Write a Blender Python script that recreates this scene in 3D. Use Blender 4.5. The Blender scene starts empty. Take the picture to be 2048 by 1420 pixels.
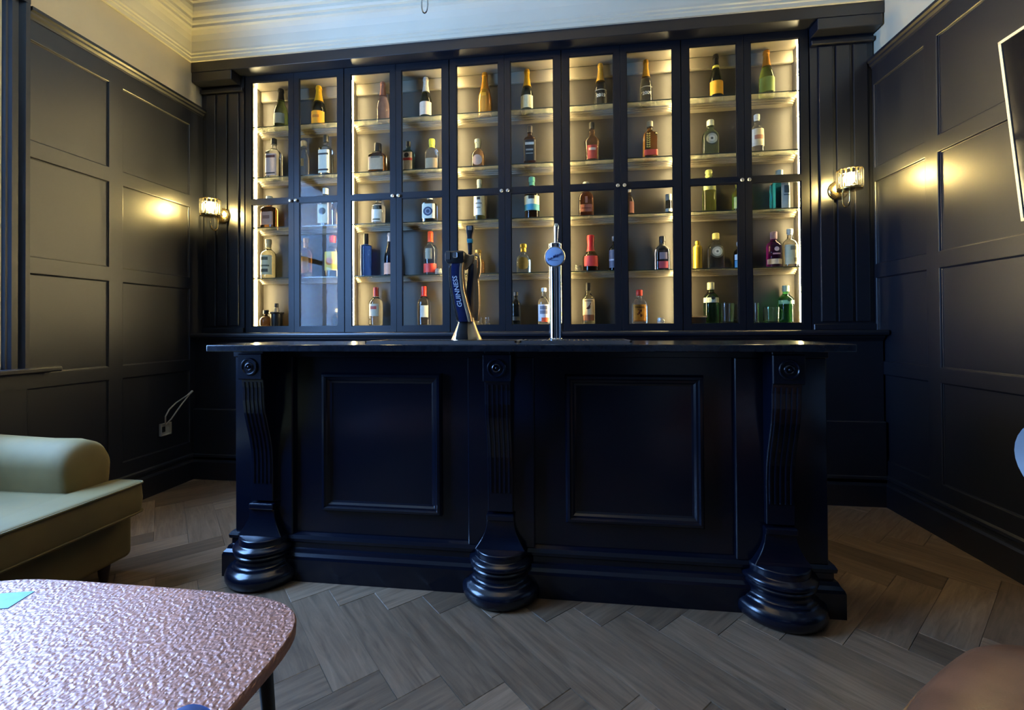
import bpy, bmesh, math, random
from mathutils import Matrix, Vector
random.seed(7)
scene = bpy.context.scene
COL = scene.collection

# ------------------------------------------------------------------ camera
CAM_H = 1.17
YAW, PITCH, ROLL = math.radians(7.35), -0.0082, -0.0063
F_PX, CX, CY = 900.0, 1018.0, 646.0
cam_data = bpy.data.cameras.new('camera')
cam = bpy.data.objects.new('camera', cam_data)
COL.objects.link(cam)
fw = Vector((-math.sin(YAW)*math.cos(PITCH), math.cos(YAW)*math.cos(PITCH), -math.sin(PITCH)))
rt = Vector((math.cos(YAW), math.sin(YAW), 0))
up = rt.cross(fw)
r2 = rt*math.cos(ROLL) + up*math.sin(ROLL)
u2 = up*math.cos(ROLL) - rt*math.sin(ROLL)
mw = Matrix.Identity(4)
for i in range(3):
    mw[i][0] = r2[i]; mw[i][1] = u2[i]; mw[i][2] = -fw[i]
mw[2][3] = CAM_H
cam.matrix_world = mw
cam_data.sensor_width = 36.0
cam_data.lens = F_PX/2048*36.0
cam_data.shift_x = (1024-CX)/2048
cam_data.shift_y = (CY-710)/2048
cam_data.clip_start = 0.02
scene.camera = cam

# ------------------------------------------------------------------ view, world, daylight
scene.view_settings.view_transform = 'Standard'
scene.view_settings.look = 'None'
scene.view_settings.exposure = 0.0
scene.view_settings.gamma = 1.0
scene.view_settings.use_curve_mapping = False
SKY = 42.0
LED = 112.0
SCONCE = 800.0
CHAND = 1800.0
world = bpy.data.worlds.new('overcast_sky')
scene.world = world
world.use_nodes = True
wn = world.node_tree
wn.nodes.clear()
wo = wn.nodes.new('ShaderNodeOutputWorld')
wb = wn.nodes.new('ShaderNodeBackground')
wb.inputs['Color'].default_value = (0.27, 0.52, 1.0, 1)
wb.inputs['Strength'].default_value = SKY
wn.links.new(wb.outputs[0], wo.inputs[0])
WINDOWS = [(0.55, 1.978)]                        # y range of the left-hand window
WZ0, WZ1 = 0.98, 2.94
XL, XR, YB, YR, ZC = -2.925, 2.052, 3.52, -2.6, 3.60
for (a, b) in WINDOWS:                          # portals only guide sampling of the sky
    ld = bpy.data.lights.new('window_portal', 'AREA')
    ld.shape = 'RECTANGLE'; ld.size = WZ1-WZ0; ld.size_y = b-a
    ld.cycles.is_portal = True
    lo = bpy.data.objects.new('window_portal', ld)
    lo.location = (XL-0.16, (a+b)/2, (WZ0+WZ1)/2)
    lo.rotation_euler = (0, -math.pi/2, 0)
    COL.objects.link(lo)
cy = scene.cycles
cy.max_bounces = 10; cy.diffuse_bounces = 4; cy.glossy_bounces = 4
cy.transmission_bounces = 8; cy.transparent_max_bounces = 16
cy.caustics_reflective = False; cy.caustics_refractive = False
cy.sample_clamp_indirect = 6.0

# ------------------------------------------------------------------ materials
def lin(c):
    if isinstance(c, str):
        c = [int(c[i:i+2], 16)/255 for i in (1, 3, 5)]
        c = [v/12.92 if v <= 0.04045 else ((v+0.055)/1.055)**2.4 for v in c]
    return (c[0], c[1], c[2], 1.0)
MATS = {}
def mat(name, color=(0.5, 0.5, 0.5), rough=0.5, metal=0.0, noise=0.0, nscale=12.0, bump=0.0, bscale=200.0,
        trans=0.0, ior=1.5, emit=None, estr=0.0, sheen=0.0, coat=0.0, spec=0.5):
    if name in MATS: return MATS[name]
    m = bpy.data.materials.new(name); m.use_nodes = True
    nt = m.node_tree; b = nt.nodes['Principled BSDF']
    c = lin(color)
    b.inputs['Base Color'].default_value = c
    b.inputs['Roughness'].default_value = rough
    b.inputs['Metallic'].default_value = metal
    b.inputs['IOR'].default_value = ior
    b.inputs['Transmission Weight'].default_value = trans
    b.inputs['Specular IOR Level'].default_value = spec
    b.inputs['Coat Weight'].default_value = coat
    if sheen:
        b.inputs['Sheen Weight'].default_value = sheen
        b.inputs['Sheen Roughness'].default_value = 0.4
        b.inputs['Sheen Tint'].default_value = (min(1, c[0]*3), min(1, c[1]*3), min(1, c[2]*3), 1)
    if emit:
        b.inputs['Emission Color'].default_value = lin(emit)
        b.inputs['Emission Strength'].default_value = estr
    tc = None
    if noise or bump:
        tc = nt.nodes.new('ShaderNodeTexCoord')
    if noise:
        n = nt.nodes.new('ShaderNodeTexNoise'); n.inputs['Scale'].default_value = nscale; n.inputs['Detail'].default_value = 4
        r = nt.nodes.new('ShaderNodeValToRGB')
        r.color_ramp.elements[0].position = 0.3; r.color_ramp.elements[1].position = 0.7
        r.color_ramp.elements[0].color = tuple(v*(1-noise) for v in c[:3])+(1,)
        r.color_ramp.elements[1].color = tuple(min(1, v*(1+noise)) for v in c[:3])+(1,)
        nt.links.new(tc.outputs['Object'], n.inputs['Vector'])
        nt.links.new(n.outputs['Fac'], r.inputs['Fac'])
        nt.links.new(r.outputs['Color'], b.inputs['Base Color'])
    if bump:
        n2 = nt.nodes.new('ShaderNodeTexNoise'); n2.inputs['Scale'].default_value = bscale
        bp = nt.nodes.new('ShaderNodeBump'); bp.inputs['Strength'].default_value = bump; bp.inputs['Distance'].default_value = 0.002
        nt.links.new(tc.outputs['Object'], n2.inputs['Vector'])
        nt.links.new(n2.outputs['Fac'], bp.inputs['Height'])
        nt.links.new(bp.outputs['Normal'], b.inputs['Normal'])
    MATS[name] = m
    return m
def flat(hexcol):                               # printed paper and foil colours
    return mat('print_'+hexcol[1:], hexcol, 0.55, noise=0.06, nscale=60)
def thin_glass(name, tint=(1, 1, 1), rough=0.0, milky=0.0, milk=(1, 0.95, 0.85), refl=1.0):
    m = bpy.data.materials.new(name); m.use_nodes = True
    nt = m.node_tree; nt.nodes.clear()
    o = nt.nodes.new('ShaderNodeOutputMaterial')
    t = nt.nodes.new('ShaderNodeBsdfTransparent'); t.inputs[0].default_value = (*tint, 1)
    g = nt.nodes.new('ShaderNodeBsdfGlossy'); g.inputs['Roughness'].default_value = rough
    f = nt.nodes.new('ShaderNodeFresnel'); f.inputs[0].default_value = 1.45
    ge = nt.nodes.new('ShaderNodeNewGeometry')      # unrefracted slab: same air-to-glass reflectance on entry and exit
    iv = nt.nodes.new('ShaderNodeMath'); iv.operation = 'MULTIPLY_ADD'; iv.inputs[1].default_value = 1/1.45-1.45; iv.inputs[2].default_value = 1.45
    nt.links.new(ge.outputs['Backfacing'], iv.inputs[0]); nt.links.new(iv.outputs[0], f.inputs[0])
    mx = nt.nodes.new('ShaderNodeMixShader')
    ml = nt.nodes.new('ShaderNodeMath'); ml.operation = 'MULTIPLY'; ml.inputs[1].default_value = refl
    nt.links.new(f.outputs[0], ml.inputs[0]); nt.links.new(ml.outputs[0], mx.inputs[0])
    base = t
    if milky:
        d = nt.nodes.new('ShaderNodeBsdfDiffuse'); d.inputs[0].default_value = (*milk, 1)
        tl = nt.nodes.new('ShaderNodeBsdfTranslucent'); tl.inputs[0].default_value = (*milk, 1)
        ad = nt.nodes.new('ShaderNodeMixShader'); ad.inputs[0].default_value = 0.5
        nt.links.new(d.outputs[0], ad.inputs[1]); nt.links.new(tl.outputs[0], ad.inputs[2])
        mm = nt.nodes.new('ShaderNodeMixShader'); mm.inputs[0].default_value = milky
        nt.links.new(t.outputs[0], mm.inputs[1]); nt.links.new(ad.outputs[0], mm.inputs[2])
        base = mm
    nt.links.new(base.outputs[0], mx.inputs[1]); nt.links.new(g.outputs[0], mx.inputs[2])
    nt.links.new(mx.outputs[0], o.inputs[0])
    return m
NAVY = mat('navy_satin_paint', (0.0055, 0.0068, 0.0125), 0.38, spec=0.72, noise=0.12, nscale=3, bump=0.05, bscale=90)
NAVYD = mat('navy_door_paint', (0.0055, 0.0066, 0.011), 0.42, spec=0.35, noise=0.12, nscale=3, bump=0.04, bscale=90)
NAVYB = mat('navy_bar_paint', (0.0020, 0.0038, 0.0105), 0.22, noise=0.12, nscale=3, bump=0.04, bscale=90)
CREAM = mat('cream_wall_paint', (0.62, 0.53, 0.37), 0.65, noise=0.05, nscale=2.5, bump=0.08, bscale=120)
PLASTER = mat('cornice_plaster', (0.72, 0.67, 0.52), 0.6, noise=0.04, nscale=3)
CEILM = mat('ceiling_paint', (0.62, 0.56, 0.41), 0.7, noise=0.05, nscale=2)
TAUPE = mat('cabinet_lining', (0.052, 0.046, 0.037), 0.5, noise=0.08, nscale=4)
LINER = mat('pale_cabinet_trim', (0.19, 0.165, 0.12), 0.45, noise=0.08, nscale=4)
LEDM = mat('led_warm_light', (1, 0.9, 0.7), 0.5, emit=(1.0, 0.79, 0.41), estr=LED)
SHELFG = thin_glass('shelf_glass', (0.93, 0.97, 0.9), 0.02, 0.22, (0.88, 0.82, 0.66))
SHELFE = mat('shelf_glass_edge', (0.020, 0.026, 0.018), 0.2)
DOORG = thin_glass('door_glass', (0.97, 0.98, 0.97), 0.0, refl=0.16)
WINDG = thin_glass('window_glass', (0.95, 0.97, 1.0), 0.0)
BRASS = mat('brass', (0.80, 0.58, 0.25), 0.22, 1.0, noise=0.05)
CHROME = mat('chrome', (0.82, 0.84, 0.86), 0.06, 1.0)
STEEL = mat('brushed_steel', (0.55, 0.56, 0.58), 0.3, 1.0)
STONE = mat('dark_polished_worktop', (0.012, 0.014, 0.02), 0.16, noise=0.3, nscale=40)
BLACKP = mat('black_plastic', (0.012, 0.012, 0.013), 0.35)
WALNUT = mat('dark_wood', (0.05, 0.028, 0.016), 0.45, noise=0.25, nscale=20)

GL = {}
for k, c in dict(clear=(1, 1, 1), greendark=(.10, .14, .05), pink=(.98, .66, .60), amber=(.62, .30, .10), paleyellow=(.93, .90, .68),
                 blue=(.035, .13, .95), bluedark=(.045, .05, .10), brown=(.16, .085, .04), black=(.02, .02, .02), orange=(1.0, .48, .03),
                 greysmoke=(.30, .29, .22), green=(.26, .36, .07), amberlight=(.88, .52, .26), brownred=(.36, .13, .06),
                 orangebrown=(.80, .36, .08), palegreen=(.66, .92, .66), yellowgreen=(.82, .95, .22), yellow=(.92, .80, .12),
                 teal=(.05, .55, .98), purple=(.34, .015, .42), greenblack=(.03, .04, .03), green2=(.06, .22, .07), greenbright=(.14, .85, .26)).items():
    GL[k] = mat('bottle_glass_'+k, c, 0.02, trans=1.0, ior=1.42)
GL['orange'] = mat('amber_gold_wrap', (.90, .36, .02), 0.18, 0.25, trans=0.35, coat=0.5)
GL['gold'] = mat('gold_lacquer', (.80, .52, .06), 0.3, 0.7)

# ------------------------------------------------------------------ mesh helpers
def bx(bm, x0, x1, y0, y1, z0, z1):
    v = [bm.verts.new(p) for p in ((x0, y0, z0), (x1, y0, z0), (x1, y1, z0), (x0, y1, z0), (x0, y0, z1), (x1, y0, z1), (x1, y1, z1), (x0, y1, z1))]
    for f in ((3, 2, 1, 0), (4, 5, 6, 7), (0, 1, 5, 4), (1, 2, 6, 5), (2, 3, 7, 6), (3, 0, 4, 7)):
        bm.faces.new([v[i] for i in f])
    return v
def finish(bm, bevel=0.0, seg=1):
    bmesh.ops.recalc_face_normals(bm, faces=bm.faces)
    if bevel:
        es = [e for e in bm.edges if len(e.link_faces) == 2 and e.calc_face_angle(0) > 0.5]
        bmesh.ops.bevel(bm, geom=es, offset=bevel, segments=seg, affect='EDGES', profile=0.5)
def obj(name, bm, m, parent=None, smooth=False, bevel=0.0, seg=1, loc=None):
    finish(bm, bevel, seg)
    me = bpy.data.meshes.new(name); bm.to_mesh(me); bm.free()
    return mobj(name, me, m, parent, smooth, loc)
def mobj(name, me, m, parent=None, smooth=False, loc=None):
    if m is not None and not me.materials: me.materials.append(m)
    if smooth:
        me.shade_smooth()
        if smooth != 'all':
            try: me.set_sharp_from_angle(angle=math.radians(38))
            except Exception: pass
    o = bpy.data.objects.new(name, me); COL.objects.link(o)
    if parent: o.parent = parent
    if loc: o.location = loc
    return o
def box(name, x0, x1, y0, y1, z0, z1, m, parent=None, bevel=0.0, seg=1):
    bm = bmesh.new(); bx(bm, x0, x1, y0, y1, z0, z1)
    return obj(name, bm, m, parent, bevel=bevel, seg=seg)
def rings(bm, R, cap0=True, cap1=True, closed=True):
    vs = [[bm.verts.new(p) for p in r] for r in R]
    n = len(R[0])
    for a, b in zip(vs, vs[1:]):
        for i in range(n if closed else n-1):
            j = (i+1) % n
            bm.faces.new((a[i], a[j], b[j], b[i]))
    if cap0: bm.faces.new(vs[0][::-1])
    if cap1: bm.faces.new(vs[-1])
def lathe(bm, prof, n=20, c=(0, 0, 0), a0=0.0, a1=2*math.pi):
    full = abs(a1-a0-2*math.pi) < 1e-6
    k = n if full else n+1
    R = [[(c[0]+r*math.cos(a0+(a1-a0)*i/n), c[1]+r*math.sin(a0+(a1-a0)*i/n), c[2]+z) for i in range(k)] for r, z in prof]
    rings(bm, R, closed=full)
    if not full:
        pass
def tube(bm, pts, r, n=8, closed=False):
    P = [Vector(p) for p in pts]; R = []
    m = len(P); u = None
    for i, p in enumerate(P):
        if closed: t = P[(i+1) % m]-P[i-1]
        else: t = P[min(i+1, m-1)]-P[max(i-1, 0)]
        t.normalize()
        if u is None:
            u = t.cross(Vector((0, 0, 1)))
            if u.length < .1: u = t.cross(Vector((1, 0, 0)))
        u = (u-t*u.dot(t)).normalized(); v = t.cross(u)
        rr = r[i] if isinstance(r, (list, tuple)) else r
        R.append([tuple(p+u*math.cos(2*math.pi*k/n)*rr+v*math.sin(2*math.pi*k/n)*rr) for k in range(n)])
    if closed: rings(bm, R+[R[0]], False, False)
    else: rings(bm, R)
def extr(bm, poly, axis, a, b):
    """extrude a closed 2D polygon along an axis: 'x' -> poly is (y,z); 'y' -> (x,z); 'z' -> (x,y)"""
    def P(p, t): return {'x': (t, p[0], p[1]), 'y': (p[0], t, p[1]), 'z': (p[0], p[1], t)}[axis]
    rings(bm, [[P(p, a) for p in poly], [P(p, b) for p in poly]])
def thing(name, label, cat, loc=(0, 0, 0), rz=0.0, group=None):
    o = bpy.data.objects.new(name, None); COL.objects.link(o)
    o.empty_display_size = 0.1
    o.location = loc; o.rotation_euler = (0, 0, rz)
    o['label'] = label; o['category'] = cat
    if group: o['group'] = group
    return o
def tag(o, label, cat, group=None):
    o['label'] = label; o['category'] = cat
    if group: o['group'] = group
    return o
def struct(o, label=None):
    o['kind'] = 'structure'
    if label: o['label'] = label
    return o
def kids(o): return [c for c in COL.objects if c.parent == o]
def copy_tree(o, parent=None):
    ch = [c for c in bpy.data.objects if c.parent == o]
    c = o.copy(); COL.objects.link(c); c.parent = parent
    for k in ch: copy_tree(k, c)
    return c
def text_mesh(s, size, align='CENTER', extrude=0.0004, bold=0.0):
    cu = bpy.data.curves.new('lettering', 'FONT'); cu.body = s; cu.size = size
    cu.align_x = align; cu.align_y = 'CENTER'; cu.extrude = extrude; cu.offset = bold; cu.resolution_u = 2
    o = bpy.data.objects.new('tmp_text', cu); COL.objects.link(o)
    bpy.context.view_layer.update()
    me = bpy.data.meshes.new_from_object(o.evaluated_get(bpy.context.evaluated_depsgraph_get()))
    bpy.data.objects.remove(o)
    for v in me.vertices:                        # face -Y: text x -> x, text y -> z
        x, y, z = v.co; v.co = (x, -z, y)
    me.materials.clear()
    return me

# ================================================================== THE ROOM
# ---- floor with herringbone planks
def wood():
    m = bpy.data.materials.new('oak_plank'); m.use_nodes = True
    nt = m.node_tree; b = nt.nodes['Principled BSDF']
    tc = nt.nodes.new('ShaderNodeTexCoord'); oi = nt.nodes.new('ShaderNodeObjectInfo')
    mp = nt.nodes.new('ShaderNodeMapping'); mp.inputs['Scale'].default_value = (1.2, 14, 1)
    cm = nt.nodes.new('ShaderNodeCombineXYZ')
    ml = nt.nodes.new('ShaderNodeMath'); ml.operation = 'MULTIPLY'; ml.inputs[1].default_value = 37.0
    nt.links.new(oi.outputs['Random'], ml.inputs[0]); nt.links.new(ml.outputs[0], cm.inputs[0]); nt.links.new(ml.outputs[0], cm.inputs[1])
    nt.links.new(cm.outputs[0], mp.inputs['Location'])
    nt.links.new(tc.outputs['Object'], mp.inputs['Vector'])
    n = nt.nodes.new('ShaderNodeTexNoise'); n.inputs['Scale'].default_value = 3.0; n.inputs['Detail'].default_value = 7; n.inputs['Roughness'].default_value = 0.62
    n.inputs['Distortion'].default_value = 0.8
    nt.links.new(mp.outputs[0], n.inputs['Vector'])
    r = nt.nodes.new('ShaderNodeValToRGB'); e = r.color_ramp.elements
    e[0].position = 0.28; e[0].color = (0.118, 0.073, 0.043, 1)
    e[1].position = 0.74; e[1].color = (0.285, 0.19, 0.118, 1)
    nt.links.new(n.outputs['Fac'], r.inputs['Fac'])
    hs = nt.nodes.new('ShaderNodeHueSaturation')
    mr = nt.nodes.new('ShaderNodeMapRange'); mr.inputs['To Min'].default_value = 0.58; mr.inputs['To Max'].default_value = 1.30
    nt.links.new(oi.outputs['Random'], mr.inputs['Value']); nt.links.new(mr.outputs[0], hs.inputs['Value'])
    nt.links.new(r.outputs[0], hs.inputs['Color']); nt.links.new(hs.outputs[0], b.inputs['Base Color'])
    b.inputs['Roughness'].default_value = 0.42
    bp = nt.nodes.new('ShaderNodeBump'); bp.inputs['Strength'].default_value = 0.25; bp.inputs['Distance'].default_value = 0.001
    nt.links.new(n.outputs['Fac'], bp.inputs['Height']); nt.links.new(bp.outputs[0], b.inputs['Normal'])
    return m
OAK = wood()
floor = struct(box('floor', XL, XR, YR, YB, -0.12, -0.012, WALNUT), 'herringbone oak floor with weathered planks')
PL, PW = 0.600, 0.1531
du, dv = Vector((1, -1))/math.sqrt(2), Vector((1, 1))/math.sqrt(2)
U0, V0 = -1.794, 0.742
def clip(poly):
    for ax, lim, sg in ((0, XL, 1), (0, XR, -1), (1, YR, 1), (1, 3.24, -1)):
        out = []
        for i, p in enumerate(poly):
            q = poly[(i+1) % len(poly)]
            a, b = (p[ax]-lim)*sg, (q[ax]-lim)*sg
            if a >= 0: out.append(p)
            if a*b < 0:
                t = a/(a-b); out.append(p+(q-p)*t)
        poly = out
        if len(poly) < 3: return []
    return poly
def plank_mesh(poly, c, ang):
    bm = bmesh.new(); g = 0.0007; ch = 0.0016
    loc = []
    ca, sa = math.cos(-ang), math.sin(-ang)
    for p in poly:
        d = p-c; loc.append(Vector((d.x*ca-d.y*sa, d.x*sa+d.y*ca)))
    m = sum(loc, Vector((0, 0)))/len(loc)
    def shr(k): return [p-(p-m).normalized()*k for p in loc]
    a, b = shr(g), shr(g+ch*1.4)
    rings(bm, [[(p.x, p.y, -0.0119) for p in a], [(p.x, p.y, -ch) for p in a], [(p.x, p.y, 0) for p in b]], cap0=False)
    bmesh.ops.recalc_face_normals(bm, faces=bm.faces)
    me = bpy.data.meshes.new('plank'); bm.to_mesh(me); bm.free(); me.materials.append(OAK)
    return me
full = {}
far_bm = bmesh.new()
planks = []
for k in range(-60, 60):
    for m_ in range(-14, 15):
        for typ in (0, 1):
            u, v = U0+k*PW+m_*PL, V0+k*PW-m_*PL
            if typ == 0: u0, u1, v0, v1 = u, u+PL, v, v+PW
            else: u0, u1, v0, v1 = u+PL, u+PL+PW, v+PW-PL, v+PW
            cs = [du*a+dv*b for a, b in ((u0, v0), (u1, v0), (u1, v1), (u0, v1))]
            c = (cs[0]+cs[2])/2
            if not (XL-.5 < c.x < XR+.5 and YR-.5 < c.y < 3.7): continue
            pc = clip(cs)
            if not pc: continue
            area = abs(sum(p.x*pc[(i+1) % len(pc)].y-pc[(i+1) % len(pc)].x*p.y for i, p in enumerate(pc)))/2
            if area < 0.0008: continue
            planks.append((c, typ, pc, area))
planks.sort(key=lambda t: -t[0].y)
cnt = 0
for c, typ, pc, area in planks:
    ang = math.atan2(du.y, du.x) if typ == 0 else math.atan2(dv.y, dv.x)
    if c.y > 0.45 and cnt < 296:
        cnt += 1
        if area > PL*PW*0.999:
            if typ not in full: full[typ] = plank_mesh(pc, c, ang)
            me = full[typ]
        else: me = plank_mesh(pc, c, ang)
        o = bpy.data.objects.new('plank', me); COL.objects.link(o); o.parent = floor
        o.location = (c.x, c.y, random.uniform(-0.0004, 0.0004)); o.rotation_euler = (0, 0, ang)
    else:
        m = sum(pc, Vector((0, 0)))/len(pc)
        a = [p-(p-m).normalized()*.001 for p in pc]
        rings(far_bm, [[(p.x, p.y, -0.0119) for p in a], [(p.x, p.y, 0) for p in a]], cap0=False)
o = obj('plank_field', far_bm, OAK, floor); o['kind'] = 'stuff'

# ---- wall shells (thick), side walls with panelling
T = 0.18
def wall_with_holes(name, x0, x1, holes, lab):
    bm = bmesh.new()
    ys = YR
    for (a, b) in sorted(holes):
        bx(bm, x0, x1, ys, a, 0, ZC); bx(bm, x0, x1, a, b, 0, WZ0); bx(bm, x0, x1, a, b, WZ1, ZC); ys = b
    bx(bm, x0, x1, ys, YB, 0, ZC)
    return struct(obj(name, bm, CREAM), lab)
wall_left = wall_with_holes('wall_left', XL-T, XL, WINDOWS, 'left wall with navy panelling below cream paint')
wall_right = wall_with_holes('wall_right', XR, XR+T, [], 'right wall with navy panelling below cream paint')
wall_back = struct(box('wall_back', XL-T, XR+T, YB, YB+T, 0, ZC, CREAM), 'end wall behind the back bar cabinets')
wall_rear = struct(box('wall_rear', XL-T, XR+T, YR-T, YR, 0, ZC, CREAM), 'cream wall behind the viewer')
ceiling = struct(box('ceiling', XL-T, XR+T, YR-T, YB+T, ZC, ZC+0.1, CEILM), 'cream painted ceiling')
Z = [0.285, 0.85, 0.925, 1.483, 1.566, 2.122, 2.207, 2.767, 2.875, 2.935]
def panelling(wall, xf, s, cols, skip):
    """xf: face of rails; s=+1 room lies at +x; cols: list of (y0,y1) panels; skip: y ranges of windows"""
    xb = xf-s*0.016
    def b(name, ya, yb, za, zb, d0=0.0, d1=0.016, bev=0, m=NAVY):
        xs = sorted((xb+s*d0, xb+s*d1))
        return box(name, xs[0], xs[1], ya, yb, za, zb, m, wall, bevel=bev)
    def hit(ya, yb, za, zb):
        return any(ya < e and yb > a and zb > WZ0 for a, e in skip)
    edges = []
    cols = sorted(cols)
    y_lo, y_hi = YR, 3.28
    # backing panels
    for (c0, c1) in cols:
        for (za, zb) in ((Z[0], Z[1]), (Z[2], Z[3]), (Z[4], Z[5]), (Z[6], Z[7])):
            if hit(c0, c1, za, zb): continue
            b('panel', c0-.004, c1+.004, za-.004, zb+.004, -0.006, 0.003, 0)
            bm = bmesh.new(); R = []
            for (ey, ez) in ((0, 0), (1, 0), (1, 1), (0, 1)):
                R.append([(xb+s*h_, (c1-d_ if ey else c0+d_), (zb-d_ if ez else za+d_)) for d_, h_ in ((0, .016), (.003, .0155), (.006, .012), (.007, .007), (.010, .006), (.011, .002))])
            vs = [[bm.verts.new(p) for p in r] for r in R]
            for i in range(4):
                p, q = vs[i], vs[(i+1) % 4]
                for j in range(5): bm.faces.new((p[j], p[j+1], q[j+1], q[j]))
            obj('panel_bead', bm, NAVY, wall)
    # stiles
    st = [(y_lo, cols[0][0])]+[(p[1], q[0]) for p, q in zip(cols, cols[1:])]+[(cols[-1][1], y_hi)]
    for (ya, yb) in st:
        b('stile', ya, yb, .19, Z[1] if hit(ya, yb, 1, 2) else Z[7])
    # rails between stiles
    for (c0, c1) in cols:
        for (za, zb) in ((.19, Z[0]), (Z[1], Z[2]), (Z[3], Z[4]), (Z[5], Z[6])):
            if hit(c0, c1, za, zb): continue
            b('rail', c0, c1, za, zb)
    segs = []
    y = y_lo
    for a, e in sorted(skip):
        segs.append((y, a)); y = e
    segs.append((y, y_hi))
    for ya, yb in segs:
        b('top_rail', ya, yb, Z[7], Z[8])
        bm = bmesh.new()
        prof = [(xb, Z[8]), (xb+s*.02, Z[8]), (xb+s*.022, Z[8]+.012), (xb+s*.034, Z[8]+.022), (xb+s*.036, Z[8]+.034), (xb+s*.048, Z[8]+.042), (xb+s*.048, Z[9]), (xb, Z[9])]
        extr(bm, prof, 'y', ya, yb)
        obj('cap_moulding', bm, NAVY, wall)
XLF, XRF = -2.908, 2.033
lcols = [(2.618, 3.155), (2.088, 2.533), (1.33, 1.93), (0.64, 1.24), (-0.28, 0.44), (-0.98, -0.42), (-1.68, -1.06), (-2.5, -1.86)]
panelling(wall_left, XLF, 1, lcols, [(a-.11, b+.11) for a, b in WINDOWS])
rcols = [(2.842, 3.27), (2.14, 2.76), (1.44, 2.06), (.74, 1.36), (.04, .66), (-.66, -.04), (-1.36, -.74), (-2.06, -1.44)]
panelling(wall_right, XRF, -1, rcols, [])
def base_prof(x, s):
    return [(x-s*.01, 0), (x+s*.026, 0), (x+s*.026, .135), (x+s*.020, .148), (x+s*.012, .152), (x+s*.012, .168), (x+s*.020, .176), (x+s*.018, .19), (x+s*.006, .202), (x-s*.01, .204)]
for nm, x, s in (('baseboard_left', XLF-.008, 1), ('baseboard_right', XRF+.008, -1)):
    bm = bmesh.new(); extr(bm, base_prof(x, s), 'y', YR, 3.19); struct(obj(nm, bm, NAVY), 'navy moulded skirting board')
# rear wall wainscot and door
box('wainscot', XL, XR, YR, YR+.03, 0, 2.9, NAVY, wall_rear)
dr = struct(box('door_1', 1.05, 1.92, YR+.03, YR+.07, 0, 2.15, mat('white_gloss', (.62, .60, .55), .3)), 'pale door behind the viewer')
for (a, b_, c_, d_) in ((1.13, 1.45, .2, .95), (1.52, 1.84, .2, .95), (1.13, 1.45, 1.1, 2.0), (1.52, 1.84, 1.1, 2.0)):
    box('door_panel', a, b_, YR+.068, YR+.082, c_, d_, MATS['white_gloss'], dr, bevel=.005)

# ---- windows on the left wall
SASH = mat('white_sash_paint', (.62, .64, .66), .4)
for wi, (a, b_) in enumerate(WINDOWS):
    w = struct(box('window_%d' % (wi+1), XL-T, XL-T+.03, a, b_, WZ0, WZ0+.05, SASH), 'sash window in the left wall')
    x0, x1 = XL-.13, XL-.09
    bm = bmesh.new()
    for (ya, yb, za, zb) in ((a, a+.05, WZ0, WZ1), (b_-.05, b_, WZ0, WZ1), (a, b_, WZ0, WZ0+.06), (a, b_, WZ1-.06, WZ1), (a, b_, 1.95, 2.0)):
        bx(bm, x0, x1, ya, yb, za, zb)
    bx(bm, x0, x1, (a+b_)/2-.012, (a+b_)/2+.012, WZ0, WZ1)
    obj('window_frame', bm, SASH, w)
    mid = (a+b_)/2
    for (ya, yb) in ((a+.05, mid-.012), (mid+.012, b_-.05)):
        for (za, zb) in ((WZ0+.06, 1.95), (2.0, WZ1-.06)):
            box('pane', XL-.112, XL-.108, ya, yb, za, zb, WINDG, w)
    # casing: stepped architrave
    for nm, ya, yb, sg in (('casing', b_-.005, b_+.105, 1), ('casing', a-.105, a+.005, -1)):
        prof = [(XL-.02, 0), (XL-.012, .004), (XL+.012, .022), (XL+.014, .030), (XL+.026, .040), (XL+.028, .052), (XL+.018, .058), (XL+.020, .072), (XL+.042, .090), (XL+.045, .108), (XL-.02, .108)]
        bm = bmesh.new()
        e0 = b_-.005 if sg > 0 else a+.005
        extr(bm, [(x, e0+sg*t) for x, t in prof], 'z', WZ0-.02, WZ1+.08)
        obj(nm, bm, NAVY, w)
    box('head_casing', XL, XL+.045, a-.105, b_+.105, WZ1, WZ1+.1, NAVY, w)
    box('reveal', XL-T+.002, XL-.004, b_-.014, b_+.002, WZ0, WZ1, SASH, w)
    box('window_sill', XL-.1, XL+.085, a-.23, b_+.235, WZ0-.045, WZ0-.018, NAVY, w, bevel=.006)
    box('apron', XL, XL+.03, a-.12, b_+.12, Z[1]-.0, WZ0-.045, NAVY, w)

# ---- cornice round the room
CP = [(0, 3.265), (.018, 3.265), (.020, 3.288), (.030, 3.292), (.031, 3.306), (.042, 3.312), (.044, 3.326),
      (.050, 3.345), (.062, 3.385), (.082, 3.42), (.105, 3.442), (.122, 3.450), (.124, 3.468), (.140, 3.472), (.150, 3.485), (.152, 3.505),
      (.172, 3.510), (.186, 3.525), (.196, 3.55), (.198, 3.575), (.215, 3.58), (.215, 3.601), (0, 3.601)]
def cornice(name, axis, pos, s, a, b, m0, m1):
    bm = bmesh.new(); R = []
    for t, mi in ((a, m0), (b, m1)):
        ring = []
        for d, z in CP:
            q = t+mi*d
            ring.append((pos+s*d, q, z) if axis == 'y' else (q, pos+s*d, z))
        R.append(ring)
    rings(bm, R); return struct(obj(name, bm, PLASTER), 'cream moulded plaster cornice')
YF = 3.18                                         # face of the frieze over the cabinets
cornice('trim_1', 'x', YF+.002, -1, XL, XR, 1, -1)
cornice('trim_2', 'y', XL, 1, YR, YF+.002, 1, -1)
cornice('trim_3', 'y', XR, -1, YR, YF+.002, 1, -1)
box('soffit_filler', XL, XR, YF+.002, YB, 3.29, ZC, PLASTER, wall_back)

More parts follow.
